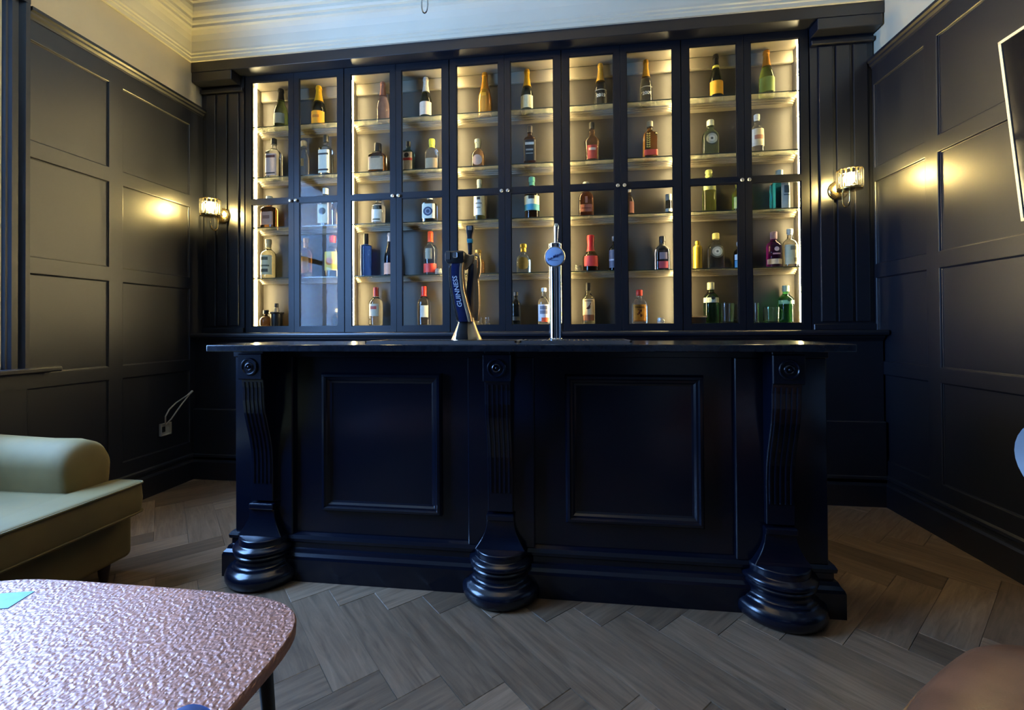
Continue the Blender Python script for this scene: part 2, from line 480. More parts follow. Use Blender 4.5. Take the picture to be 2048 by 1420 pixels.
# ---- navy frieze and pilasters flanking the cabinets
fr = struct(box('trim_4', XL, XR, YF, YB, 3.187, 3.29, NAVY, bevel=.003), 'navy frieze board above the cabinets')
DY = 3.29                                         # door face plane
BAYC = [-0.449+(k-2)*0.8385 for k in range(5)]
CABL, CABR = BAYC[0]-.4195, BAYC[4]+.4195
for n_, (xa, xb_) in enumerate(((XLF-.014, CABL-.004), (CABR+.004, XRF+.01))):
    p = struct(box('trim_%d' % (5+n_), xa, xb_, DY-.004, YB, 1.135, 3.187, NAVY), 'fluted navy pilaster beside the cabinets')
    box('capital', xa, xb_ if n_ else xb_-.03, YF+.002, DY, 3.112, 3.187, NAVY, p, bevel=.004)
    box('necking', xa, xb_, DY-.03, DY-.003, 3.06, 3.09, NAVY, p, bevel=.004)
    wid = xb_-xa
    for k in range(3):
        f0 = xa+.05+k*(wid-.07)/3
        box('fillet', f0, f0+(wid-.07)/3-.022, DY-.018, DY-.003, 1.19, 3.05, NAVY, p, bevel=.004, seg=2)
    box('plinth_block', xa, xb_, DY-.024, DY-.003, 1.1355, 1.175, NAVY, p, bevel=.003)

# ================================================================== BACK BAR
base = thing('base_cabinet', 'long navy base cabinet with moulded ledge running under the glass cabinets', 'cabinet', (-.44, 3.3, 0))
def L(o, x0, x1, y0, y1, z0, z1, nm, m=NAVY, bevel=0.0, par=None):
    c = o.location
    return box(nm, x0-c[0], x1-c[0], y0-c[1], y1-c[1], z0-c[2], z1-c[2], m, par or o, bevel=bevel)
L(base, XLF+.002, XRF-.002, 3.205, YB-.002, 0.0, 1.112, 'body')
L(base, XLF+.002, XRF-.002, 3.178, 3.205, 0.0, .545, 'lower_panel', bevel=.006)
bm = bmesh.new()
extr(bm, [(3.178-3.3+.01, 0), (3.165-3.3, 0), (3.165-3.3, .135), (3.170-3.3, .148), (3.178-3.3, .152), (3.178-3.3, .168), (3.17-3.3, .176), (3.172-3.3, .19), (3.188-3.3, .204)], 'x', XLF+.442, XRF+.438)
obj('plinth', bm, NAVY, base)
bm = bmesh.new()
extr(bm, [(3.205-3.3, 1.06), (3.198-3.3, 1.07), (3.185-3.3, 1.085), (3.182-3.3, 1.098), (3.148-3.3, 1.104), (3.145-3.3, 1.118), (3.148-3.3, 1.130), (3.155-3.3, 1.135), (3.505-3.3, 1.135), (3.505-3.3, 1.06)], 'x', XLF+.442, XRF+.438)
obj('ledge', bm, NAVY, base)
for k in range(5):
    for d in (0, 1):
        xx = BAYC[k]-.4+d*.41
        L(base, xx, xx+.39, 3.186, 3.206, .60, 1.03, 'cupboard_door', bevel=.004)

ROWZ = [2.79, 2.384, 1.98, 1.574, 1.187]
def make_cabinet():
    t = thing('display_cabinet', '', 'cabinet', (0, DY, 1.135), 0, 'glazed back bar cabinets')
    hw = .4185; z0 = 1.135
    bm = bmesh.new()
    for s in (-1, 1): bx(bm, *(sorted((s*.402, s*hw))), .022, .21, 0, 3.187-z0)
    bx(bm, -.402, .402, .022, .21, 0, 1.186-z0); bx(bm, -.402, .402, .022, .21, 3.150-z0, 3.187-z0)
    obj('carcass', bm, LINER, t)
    box('back_panel', -.402, .402, .195, .21, 1.186-z0, 3.15-z0, TAUPE, t)
    # top moulding inside
    box('head_moulding', -.402, .402, .165, .195, 3.06-z0, 3.15-z0, LINER, t, bevel=.006)
    for z in ROWZ[:4]:
        sh = box('glass_shelf', -.400, .400, .032, .194, z-z0-.008, z-z0, SHELFG, t)
        box('shelf_edge', -.400, .400, .0305, .0318, z-z0-.0075, z-z0-.0005, SHELFE, sh)
        # moulded cleat under the shelf with rounded ends
        bm = bmesh.new()
        for (zz, hh, ins) in ((z-z0-.0085, .010, 0.0), (z-z0-.0185, .012, .012), (z-z0-.0305, .010, .024)):
            d0 = .112+ins; r = .05
            poly = [(-.40, .1945)]
            poly += [(-.40+.0+r-r*math.cos(a), d0+r-r*math.sin(a)) for a in [i*math.pi/2/6 for i in range(7)]]
            poly += [(.40-r+r*math.sin(a), d0+r-r*math.cos(a)) for a in [i*math.pi/2/6 for i in range(7)]]
            poly += [(.40, .1945)]
            extr(bm, poly, 'z', zz-hh, zz)
        obj('shelf_cleat', bm, LINER, t)
    for s in (-1, 1):
        bm = bmesh.new(); bx(bm, *(sorted((s*.4015, s*.394))), .095, .107, 1.19-z0, 3.145-z0)
        obj('led_strip', bm, LEDM, t)
    for s in (-1, 1):
        bm = bmesh.new()
        xi, pi_, po, xo = .0015, .044, .364, .4155
        zb, zm0, zm1, zt, ztop = 1.18-z0, 2.155-z0, 2.197-z0, 3.135-z0, 3.185-z0
        def q(a, b, c, d): bx(bm, *(sorted((s*a, s*b))), 0, .021, c, d)
        q(xi, pi_, .002, ztop); q(po, xo, .002, ztop); q(pi_, po, .002, zb); q(pi_, po, zm0, zm1); q(pi_, po, zt, ztop)
        d = obj('door', bm, NAVYD, t, bevel=.0)
        # glazing beads
        bm = bmesh.new()
        for (c0, c1) in ((zb, zm0), (zm1, zt)):
            for (a, b, e, f) in ((pi_, pi_+.006, c0, c1), (po-.006, po, c0, c1), (pi_, po, c0, c0+.006), (pi_, po, c1-.006, c1)):
                bx(bm, *(sorted((s*a, s*b))), .006, .014, e, f)
        obj('glazing_bead', bm, NAVYD, d)
        for (c0, c1) in ((zb, zm0), (zm1, zt)):
            xs = sorted((s*(pi_+.0005), s*(po-.0005)))
            box('pane', xs[0], xs[1], .0085, .0115, c0+.0005, c1-.0005, DOORG, d)
        bm = bmesh.new()
        lathe(bm, [(.004, 0), (.004, .008), (.011, .012), (.013, .018), (.010, .024), (.003, .026)], 12)
        bmesh.ops.rotate(bm, verts=bm.verts, cent=(0, 0, 0), matrix=Matrix.Rotation(math.pi/2, 3, 'X'))
        bmesh.ops.translate(bm, verts=bm.verts, vec=(s*.023, 0, 2.172-z0))
        obj('knob', bm, STEEL, d, smooth=True)
    return t
cab = make_cabinet()
CL = ['leftmost glazed cabinet of the back bar, with a bright light strip at its left edge',
      'second glazed cabinet from the left, above the left bar panel',
      'middle glazed cabinet, directly behind the two beer taps',
      'fourth glazed cabinet from the left, right of the chrome beer tap',
      'rightmost glazed cabinet of the back bar, next to the right wall lamp']
for k in range(5):
    c = cab if k == 0 else copy_tree(cab)
    c.location = (BAYC[k], DY, 1.135); c['label'] = CL[k]

# ================================================================== BAR COUNTER
BY = 1.995                                        # recessed panel face
bar = thing('bar_counter', 'navy panelled bar counter with three carved scroll brackets', 'bar', (-.24, 2.1, 0))
def B(x0, x1, y0, y1, z0, z1, nm, m=NAVYB, bevel=0.0, par=None):
    return L(bar, x0, x1, y0, y1, z0, z1, nm, m, bevel, par)
BXL, BXR = -1.578, 1.040
CORB = [-1.425, -.295, .852]
B(BXL, BXR, BY, 2.30, 0.0, 1.066, 'body')
B(BXL-.004, BXR+.004, 1.965, BY, 1.035, 1.066, 'top_fascia', bevel=.002)
PIL = [(BXL, -1.285), (-.443, -.147), (.688, BXR)]
for a, b_ in PIL: B(a, b_, 1.972, BY+.002, .20, 1.036, 'pilaster', bevel=.004)
for xc in (-.8555, .278):
    x0, x1, z0, z1 = xc-.289, xc+.289, .316, .960
    pan = B(x0+.03, x1-.03, BY-.004, BY+.002, z0+.03, z1-.03, 'panel')
    bm = bmesh.new()
    prof = [(0, 0), (0, -.012), (.008, -.024), (.018, -.026), (.024, -.018), (.032, -.016), (.040, -.008), (.048, -.004)]
    R = []
    for (sx, sz) in ((-1, -1), (1, -1), (1, 1), (-1, 1)):
        R.append([((x1 if sx > 0 else x0)-sx*d-bar.location[0], BY+h-bar.location[1], (z1 if sz > 0 else z0)-sz*d) for d, h in prof])
    vs = [[bm.verts.new(p) for p in r] for r in R]
    for i in range(4):
        a, b_ = vs[i], vs[(i+1) % 4]
        for j in range(len(prof)-1): bm.faces.new((a[j], a[j+1], b_[j+1], b_[j]))
    obj('panel_moulding', bm, NAVYB, bar)
# plinth with two mouldings, wrapping the ends
bm = bmesh.new()
pp = [(0, 0), (.050, 0), (.050, .100), (.046, .112), (.036, .124), (.030, .138), (.020, .142), (.020, .165), (.028, .172), (.030, .186), (.022, .200), (.006, .208), (0, .208)]
R = []
for (x, y, sx, sy) in ((BXL, 2.3, -1, 0), (BXL, BY, -1, -1), (BXR, BY, 1, -1), (BXR, 2.3, 1, 0)):
    R.append([(x+sx*d+.24, y+sy*d-2.1, z) for d, z in pp])
rings(bm, R); obj('plinth', bm, NAVYB, bar)
def corbel(xc):
    ox, oy = xc-bar.location[0], -bar.location[1]
    hw = .055
    # S-curved bracket: side profile (y, z)
    pr = [(BY, 1.066), (1.885, 1.066), (1.885, .935), (1.890, .90), (1.892, .84), (1.900, .78), (1.916, .72), (1.934, .66), (1.946, .60), (1.951, .54), (1.951, .44), (1.951, .36), (BY, .36)]
    bm = bmesh.new(); extr(bm, [(y+oy, z) for y, z in pr], 'x', ox-hw, ox+hw)
    c = obj('corbel', bm, NAVYB, bar, bevel=.003)
    # rosette block
    box('rosette_block', ox-.060, ox+.060, 1.868+oy, 1.93+oy, .938, 1.055, NAVYB, c, bevel=.004)
    bm = bmesh.new()
    lathe(bm, [(.040, 0), (.040, .004), (.037, .007), (.033, .007), (.030, .003), (.021, .003), (.019, .006), (.015, .008), (.012, .006), (.010, .002), (.007, .002), (.006, .008), (.003, .011), (.0005, .0115)], 24)
    bmesh.ops.rotate(bm, verts=bm.verts, cent=(0, 0, 0), matrix=Matrix.Rotation(math.pi/2, 3, 'X'))
    bmesh.ops.translate(bm, verts=bm.verts, vec=(ox, 1.868+oy, .9965))
    obj('rosette', bm, NAVYB, c, smooth=True)
    # flutes: raised reeds following the curve
    def yat(z):
        for (y0, z0), (y1, z1) in zip(pr[2:], pr[3:]):
            if z0 >= z >= z1: return y0+(y1-y0)*(z0-z)/(z0-z1)
        return 1.951
    for k in range(5):
        x = ox-.040+k*.020
        zs = [.925-i*(.925-.445)/28 for i in range(29)]
        bm = bmesh.new()
        tube(bm, [(x, yat(z)+oy+.001, z) for z in zs], .0055, 6)
        obj('reed', bm, NAVYB, c, smooth=True)
    # small necking and flared foot above the round base
    box('necking', ox-.062, ox+.062, 1.940+oy, BY+oy, .322, .350, NAVYB, c, bevel=.006, seg=2)
    bm = bmesh.new(); R = []
    for i in range(11):
        t = i/10; z = .322-.118*t
        w = .060+.052*t**2.0 if t < .85 else .060+.052*.7225+(t-.85)*.08
        y = 1.951-.022*t**2.2
        R.append([(ox-w, BY+oy, z), (ox-w, y+oy, z), (ox+w, y+oy, z), (ox+w, BY+oy, z)])
    rings(bm, R); obj('flare', bm, NAVYB, c, bevel=.002)
    # round column base
    bm = bmesh.new()
    prof = [(.02, .188), (.108, .188), (.112, .186), (.114, .182), (.114, .160), (.118, .156), (.132, .152), (.138, .144), (.138, .136), (.131, .129), (.129, .125), (.133, .121), (.132, .115), (.126, .108), (.123, .096), (.125, .085), (.131, .079), (.137, .077), (.139, .072), (.143, .067), (.154, .062), (.164, .052), (.169, .038), (.168, .022), (.161, .008), (.150, 0), (.02, 0)]
    prof = [(r_*1.04 if r_ > .03 else r_, z_*1.09) for r_, z_ in prof]
    lathe(bm, prof[::-1], 48, (ox, BY-.005+oy, 0))
    obj('round_base', bm, NAVYB, c, smooth=True)
for xc in CORB: corbel(xc)
bm = bmesh.new(); bx(bm, -1.612, 1.075, 1.835, 2.345, 1.066, 1.096)
tag(obj('bar_worktop', bm, STONE, bevel=.004, seg=2), 'dark polished worktop lying along the bar counter', 'worktop')
WT = 1.096

# ---- drip trays
def tray(x0, x1, y0, y1, lab):
    t = thing('drip_tray', lab, 'tray', ((x0+x1)/2, (y0+y1)/2, WT))
    w, d = (x1-x0)/2, (y1-y0)/2
    bm = bmesh.new()
    bx(bm, -w, w, -d, d, 0, .004)
    for a in ((-w, w, -d, -d+.008), (-w, w, d-.008, d), (-w, -w+.008, -d, d), (w-.008, w, -d, d)): bx(bm, *a, .004, .013)
    obj('pan', bm, STEEL, t)
    n = int(2*w/.02)
    for k in range(n):
        x = -w+.012+k*(2*w-.024)/(n-1)
        box('slat', x-.004, x+.004, -d+.008, d-.008, .007, .011, BLACKP, t)
tray(-.905, -.217, 1.93, 2.20, 'long steel drip tray under the stout tap')
tray(-.203, .268, 1.93, 2.20, 'dark drip tray under the chrome lager tap')
TZ = WT+.0125

# ---- stout tap: flared foot, curved dark blade, gold harp head and black handle
tap = thing('stout_tap', 'stout tap with curved dark blue blade, gold trim and black handle', 'beer tap', (-.468, 2.07, TZ))
GOLD = mat('champagne_gold', (.72, .53, .33), .28, .85)
BLADE = mat('blade_navy_gloss', (.010, .016, .06), .18, coat=.4)
def loft_rect(name, secs, m, par, bevel=.003):
    """secs: (xc, yc, z, half_x, half_y)"""
    bm = bmesh.new()
    rings(bm, [[(x-a, y-b, z), (x+a, y-b, z), (x+a, y+b, z), (x-a, y+b, z)] for x, y, z, a, b in secs])
    return obj(name, bm, m, par, smooth=True, bevel=bevel, seg=2)
bm = bmesh.new()
lathe(bm, [(.073, 0), (.073, .004), (.066, .018), (.054, .045), (.044, .07), (.038, .09), (.037, .105)], 28)
for v in bm.verts: v.co.y *= .7
obj('foot', bm, GOLD, tap, smooth=True)
loft_rect('foot_inlay', [(-.012, -.042, 0.002, .030, .010), (-.012, -.036, .035, .026, .010), (-.008, -.024, .08, .020, .010), (-.006, -.020, .11, .022, .010)], BLACKP, tap)
curve = [(-.004, .085, .030), (-.010, .12, .030), (-.022, .17, .029), (-.034, .23, .029), (-.040, .29, .030), (-.040, .33, .031), (-.036, .362, .032)]
loft_rect('blade', [(x, -.030, z, w*.72, .020) for x, z, w in curve], BLADE, tap)
loft_rect('chrome_edge', [(x-.024, -.026, z, .007, .024) for x, z, w in curve], CHROME, tap)
loft_rect('gold_edge', [(x+.024+.010*max(0, 1-z/.25), -.024, z, .009, .026) for x, z, w in curve], GOLD, tap)
head = loft_rect('head_block', [(-.042, -.026, .355, .036, .030), (-.042, -.026, .37, .044, .034), (-.042, -.026, .405, .044, .034), (-.042, -.026, .412, .040, .030)], BLACKP, tap)
box('head_cap', -.083, -.062, -.062, -.054, .372, .408, CHROME, head)
box('head_badge', -.048, -.028, -.0625, -.060, .378, .404, STEEL, head, bevel=.004)
loft_rect('rear_column', [(.030, .030, .09, .022, .022), (.034, .034, .16, .024, .020), (.034, .036, .24, .022, .020), (.030, .036, .32, .020, .020), (.024, .034, .38, .024, .022)], GOLD, tap)
loft_rect('rear_blade', [(.006, .012, .14, .010, .012), (.010, .014, .22, .013, .012), (.018, .016, .30, .013, .012), (.022, .016, .36, .012, .012)], BLADE, tap)
bm = bmesh.new()                                   # harp-shaped head plate
hp = [(-.026, .395), (-.020, .350), (-.004, .328), (.012, .340), (.030, .362), (.040, .392), (.034, .402), (.020, .398), (.008, .405), (-.008, .404)]
extr(bm, hp, 'y', -.006, .012); obj('harp_plate', bm, GOLD, tap, bevel=.003, seg=2)
bm = bmesh.new(); tube(bm, [(.040, .02, .405), (.056, .02, .395), (.060, .02, .36), (.058, .02, .32), (.050, .02, .29)], .008, 8)
obj('harp_bow', bm, GOLD, tap, smooth=True)
h = loft_rect('handle', [(.016, .02, .385, .008, .008), (.016, .02, .44, .011, .010), (.015, .02, .455, .011, .010), (.014, .02, .50, .013, .011), (.016, .02, .515, .018, .013), (.016, .02, .538, .018, .013), (.016, .02, .543, .015, .011)], BLACKP, tap)
loft_rect('handle_band', [(.0150, .02, .458, .0128, .0118), (.0148, .02, .478, .0132, .0120)], mat('teal_enamel', (.05, .22, .25), .25), h, bevel=.001)
box('handle_badge', .006, .026, .004, .0075, .517, .537, STEEL, h, bevel=.003)
me = text_mesh('GUINNESS', .031, extrude=.0004, bold=.0004)
for v in me.vertices:                              # upright lettering running up the blade
    x, y, z = v.co; zz = x+.225
    xc = -.010-.030*min(1, max(0, (zz-.12)/.17))
    v.co = (-z*1.0+xc-.002, -.0508+y, zz)
mobj('lettering', me, mat('lettering_silver', (.55, .62, .75), .35, .2), tap)

# ---- chrome lager tap with round badge
tap = thing('lager_tap', 'chrome column lager tap with round pale blue badge and slim handle', 'beer tap', (-.052, 2.07, TZ))
bm = bmesh.new(); lathe(bm, [(.034, 0), (.034, .004), (.0295, .008), (.0290, .425), (.0295, .430), (.0295, .438), (.026, .442)], 32)
obj('column', bm, CHROME, tap, smooth=True)
bm = bmesh.new(); lathe(bm, [(.044, 0), (.0465, .004), (.0465, .012), (.044, .016), (.001, .0165)], 36)
bmesh.ops.rotate(bm, verts=bm.verts, cent=(0, 0, 0), matrix=Matrix.Rotation(math.pi/2, 3, 'X'))
bmesh.ops.translate(bm, verts=bm.verts, vec=(0, -.045, .372))
bd = obj('badge_rim', bm, STEEL, tap, smooth=True)
bm = bmesh.new(); lathe(bm, [(.0415, 0), (.0415, .001), (.030, .0028), (.001, .0035)], 36)
bmesh.ops.rotate(bm, verts=bm.verts, cent=(0, 0, 0), matrix=Matrix.Rotation(math.pi/2, 3, 'X'))
bmesh.ops.translate(bm, verts=bm.verts, vec=(0, -.0613, .372))
obj('badge_face', bm, mat('badge_pale_blue', (.36, .52, .80), .35), bd, smooth=True)
me = text_mesh('San Miguel', .0165, extrude=.0003, bold=.0002)
ca, sa = math.cos(.42), math.sin(.42)
for v in me.vertices:
    x, y, z = v.co; x += z*.3
    v.co = (x*ca-z*sa, -.0656+y, .372+x*sa+z*ca)
mobj('lettering', me, mat('badge_ink', (.015, .03, .16), .4), bd)
bm = bmesh.new(); bx(bm, -.016, .014, -.0655, -.0652, .354, .3555); obj('small_print', bm, MATS['badge_ink'], bd)
bm = bmesh.new(); tube(bm, [(0, -.02, .36), (0, -.035, .365), (0, -.046, .37)], .01, 10); obj('badge_bracket', bm, CHROME, tap, smooth=True)
bm = bmesh.new(); tube(bm, [(.004, -.012, .43), (.005, -.014, .455), (.006, -.016, .49), (.007, -.018, .515), (.007, -.019, .528)], [.008, .008, .010, .012, .007], 12)
obj('handle', bm, CHROME, tap, smooth=True)
bm = bmesh.new(); tube(bm, [(.006, -.024, .45), (.007, -.027, .49), (.008, -.0285, .512)], [.003, .005, .005], 8); obj('handle_inlay', bm, BLACKP, tap, smooth=True)

# ================================================================== BOTTLES
PROF = {
 'champ': [(.80, 0), (.97, .012), (1, .03), (1, .38), (.97, .44), (.88, .51), (.72, .585), (.56, .66), (.45, .74), (.38, .82), (.345, .90), (.36, .915), (.41, .92), (.41, .955), (.36, .965), (.37, .985), (.30, 1)],
 'spirit': [(.85, 0), (.98, .012), (1, .03), (1, .58), (.97, .62), (.86, .67), (.62, .715), (.42, .75), (.36, .79), (.34, .88), (.40, .885), (.40, .99), (.34, 1)],
 'spirit2': [(.85, 0), (.98, .012), (1, .03), (1, .60), (.96, .64), (.80, .69), (.52, .74), (.40, .78), (.38, .82), (.42, .825), (.42, .99), (.36, 1)],
 'square': [(.90, 0), (.99, .012), (1, .03), (1, .62), (.97, .66), (.82, .70), (.52, .735), (.38, .765), (.34, .82), (.36, .85), (.38, .86), (.38, .99), (.33, 1)],
 'tall': [(.90, 0), (1, .012), (1, .70), (.96, .725), (.70, .74), (.40, .755), (.38, .77), (.38, .99), (.34, 1)],
 'tall2': [(.88, 0), (1, .012), (1, .56), (.98, .60), (.84, .655), (.60, .705), (.42, .745), (.37, .78), (.36, .99), (.31, 1)],
 'squat': [(.92, 0), (1, .015), (1, .58), (.96, .63), (.76, .67), (.44, .69), (.30, .71), (.30, .73), (.40, .74), (.40, .98), (.36, 1)],
 'hip': [(.88, 0), (.98, .012), (1, .03), (1, .52), (.98, .58), (.88, .64), (.66, .70), (.42, .735), (.35, .77), (.34, .83), (.40, .84), (.40, .98), (.34, 1)],
 'flask': [(.75, 0), (.95, .04), (1, .20), (.98, .38), (.80, .54), (.46, .62), (.30, .67), (.30, .73), (.42, .75), (.42, .98), (.34, 1)],
 'flask2': [(.86, 0), (.98, .02), (1, .08), (1, .42), (.94, .52), (.72, .60), (.42, .65), (.35, .70), (.36, .86), (.44, .88), (.44, .98), (.34, 1)],
 'bulb': [(.80, 0), (.88, .02), (.86, .10), (.88, .38), (.96, .46), (1, .52), (.96, .58), (.70, .63), (.42, .67), (.34, .72), (.40, .76), (.32, .80), (.32, .99), (.28, 1)],
 'makers': [(.92, 0), (1, .02), (1, .36), (.94, .42), (.72, .49), (.48, .56), (.42, .62), (.36, .72), (.38, .84), (.42, .88), (.42, .98), (.36, 1)],
 'galli': [(.90, 0), (1, .01), (1, .30), (.97, .62), (.92, .68), (.62, .74), (.40, .79), (.36, .84), (.48, .86), (.40, .92), (.50, .95), (.42, 1)],
 'decanter': [(.85, 0), (1, .02), (.92, .12), (1, .30), (.96, .52), (.80, .62), (.55, .70), (.46, .76), (.60, .80), (.50, .84), (.62, .88), (.58, .97), (.4, 1)],
 'can': [(.95, 0), (1, .02), (1, .66), (.86, .70), (.86, .98), (.80, 1)],
 'can2': [(.95, 0), (1, .02), (1, .74), (.92, .80), (.55, .85), (.42, .87), (.46, .90), (.46, .97), (.3, 1)],
}
SQ = {'square': 5.0, 'squat': 6.0, 'hip': 2.6, 'tall': 2.0}
FLATTEN = {'hip': .62, 'squat': .8, 'flask2': .7, 'bulb': .8}
def cross(shape, th, rr):
    """superellipse radius at angle th (0 = facing the viewer, -Y)"""
    e = SQ.get(shape, 2.0)
    if rr < .6: e = 2.0
    elif e > 2: e = 2+(e-2)*min(1, (rr-.6)/.3)
    fl = FLATTEN.get(shape, 1.0)
    if rr < .5: fl = 1.0
    elif fl < 1: fl = 1-(1-fl)*min(1, (rr-.5)/.4)
    c, s = abs(math.cos(th)), abs(math.sin(th))
    if e > 2.01:
        d = (c**e+s**e)**(-1/e)
        if shape in ('square', 'squat'): d *= .93
    else: d = 1
    return d*math.sin(th), -d*math.cos(th)*fl
def prof_r(prof, t):
    for (r0, z0), (r1, z1) in zip(prof, prof[1:]):
        if z0 <= t <= z1: return r0+(r1-r0)*(t-z0)/max(1e-6, z1-z0)
    return prof[-1][0]
def refine(prof, k=1):
    return prof
def bottle(x, row, h, r, shape, glass, cap, patches, texts, label, y=None, name='bottle'):
    y = 3.42 if y is None else y
    t = thing(name, label, 'bottle', (x, y, ROWZ[row]+.0004), 0, 'bottles on the back bar shelves')
    prof = PROF[shape]; N = 24
    def ring(rr, z, scale=1.0):
        return [(lambda p: (p[0]*r*rr*scale, p[1]*r*rr*scale, z*h))(cross(shape, 2*math.pi*i/N, rr)) for i in range(N)]
    bm = bmesh.new()
    R = []
    punt = [(.25, .035), (.55, .022)] if shape in ('champ', 'spirit', 'tall2') else []
    for rr, z in punt: R.append([(p[0]*r*rr, p[1]*r*rr, z*h) for p in [cross('champ', 2*math.pi*i/N, rr) for i in range(N)]])
    for rr, z in prof: R.append(ring(rr, z))
    rings(bm, R)
    m = GL[glass]
    obj('glass_body', bm, m, t, smooth=True)
    if cap:
        col, z0 = cap
        bm = bmesh.new(); R = []
        zs = sorted(set([z0]+[z for rr, z in prof if z > z0+.002]))
        for z in zs: R.append(ring(prof_r(prof, z), z, 1.0+.0022/(r*max(.2, prof_r(prof, z)))))
        R.append(ring(prof[-1][0]*.9, 1.006))
        rings(bm, R)
        foil = shape == 'champ' or col in ('#c99a4a', '#d9b64a', '#c9a83a')
        mm = mat('foil_'+col[1:], col, .32, .35 if foil else 0.0, noise=.08, nscale=80)
        obj('foil' if shape == 'champ' else 'cap', bm, mm, t, smooth=True)
    lab = None
    for q, pt in enumerate(patches):
        z0, z1, a0, a1, col = pt[:5]
        bm = bmesh.new()
        if len(pt) > 5:                              # round emblem
            zc, rad = (z0+z1)/2*h, (z1-z0)/2*h
            R = []
            for k_, off in ((1.0, .0005), (1.0, .0012), (.5, .0012), (.08, .0012)):
                ring_ = []
                for i in range(20):
                    a = 2*math.pi*i/20; p = cross(shape, rad*k_*math.cos(a)/r, 1.0)
                    s_ = (r+off+.0007*q)/r
                    ring_.append((p[0]*r*s_, p[1]*r*s_, zc+rad*k_*math.sin(a)))
                R.append(ring_)
            rings(bm, R)
            obj('emblem', bm, flat(col), lab or t, smooth=True)
            continue
        na = max(2, int((a1-a0)/9)); nz = 3
        off = .0007*(q+1)+.0006
        outer = []; inner = []
        for j in range(nz+1):
            zz = z0+(z1-z0)*j/nz; rr = prof_r(prof, zz)
            for lst, o_ in ((outer, off), (inner, off-.0005)):
                row_ = []
                for i in range(na+1):
                    th = math.radians(a0+(a1-a0)*i/na); p = cross(shape, th, rr)
                    s_ = (r*rr+o_)/(r*rr)
                    row_.append((p[0]*r*rr*s_, p[1]*r*rr*s_, zz*h))
                lst.append(row_)
        V = [[bm.verts.new(p) for p in rw] for rw in outer]
        I = [[bm.verts.new(p) for p in rw] for rw in inner]
        for j in range(nz):
            for i in range(na):
                bm.faces.new((V[j][i], V[j][i+1], V[j+1][i+1], V[j+1][i]))
                bm.faces.new((I[j][i], I[j+1][i], I[j+1][i+1], I[j][i+1]))
        for j in range(nz):
            bm.faces.new((V[j][0], V[j+1][0], I[j+1][0], I[j][0])); bm.faces.new((V[j][na], I[j][na], I[j+1][na], V[j+1][na]))
        for i in range(na):
            bm.faces.new((V[0][i], I[0][i], I[0][i+1], V[0][i+1])); bm.faces.new((V[nz][i], V[nz][i+1], I[nz][i+1], I[nz][i]))
        big = lab is None
        o = obj('label' if big else 'print', bm, flat(col), t if big or lab is None else lab, smooth=True)
        if big: lab = o
    def wrap(me, zc, off=.0022, rs=1.0):
        for v in me.vertices:
            xx, yy, zz = v.co; th = xx/r
            p = cross(shape, th, 1.0); s_ = (r+off-yy)/r
            v.co = (p[0]*r*s_, p[1]*r*s_, zz+zc)
    for tx in texts:
        if tx == 'grouse':
            bm = bmesh.new()
            poly = [(-.018, -.012), (-.006, -.016), (.006, -.012), (.012, 0), (.010, .014), (.016, .028), (.012, .034), (.006, .018), (-.004, .006), (-.014, -.004)]
            extr(bm, [(a, b) for a, b in poly], 'y', -.0003, .0003)
            me = bpy.data.meshes.new('emblem'); bm.to_mesh(me); bm.free(); wrap(me, .40*h)
            mobj('emblem', me, flat('#5a3320'), lab)
        elif tx == 'fire':
            me = text_mesh('FIREBALL', .017, bold=.0003); wrap(me, .48*h); mobj('lettering', me, flat('#4a2a10'), lab)
            bm = bmesh.new()
            for (a, b, c, d) in ((-.016, -.004, .020, .026), (-.006, .012, .008, .024), (-.012, .002, -.008, .010), (-.020, -.010, -.014, -.002), (.000, .012, -.028, -.008), (.008, .016, -.020, -.012)):
                bx(bm, a, b, -.0003, .0003, c, d)
            me = bpy.data.meshes.new('emblem'); bm.to_mesh(me); bm.free(); wrap(me, .31*h); mobj('emblem', me, flat('#7a3c14'), lab)
        else:
            s, zf, sz = tx
            me = text_mesh(s, sz*.31, bold=.0006); wrap(me, zf*h)
            mobj('lettering', me, flat('#f0ead2'), t)
    return t
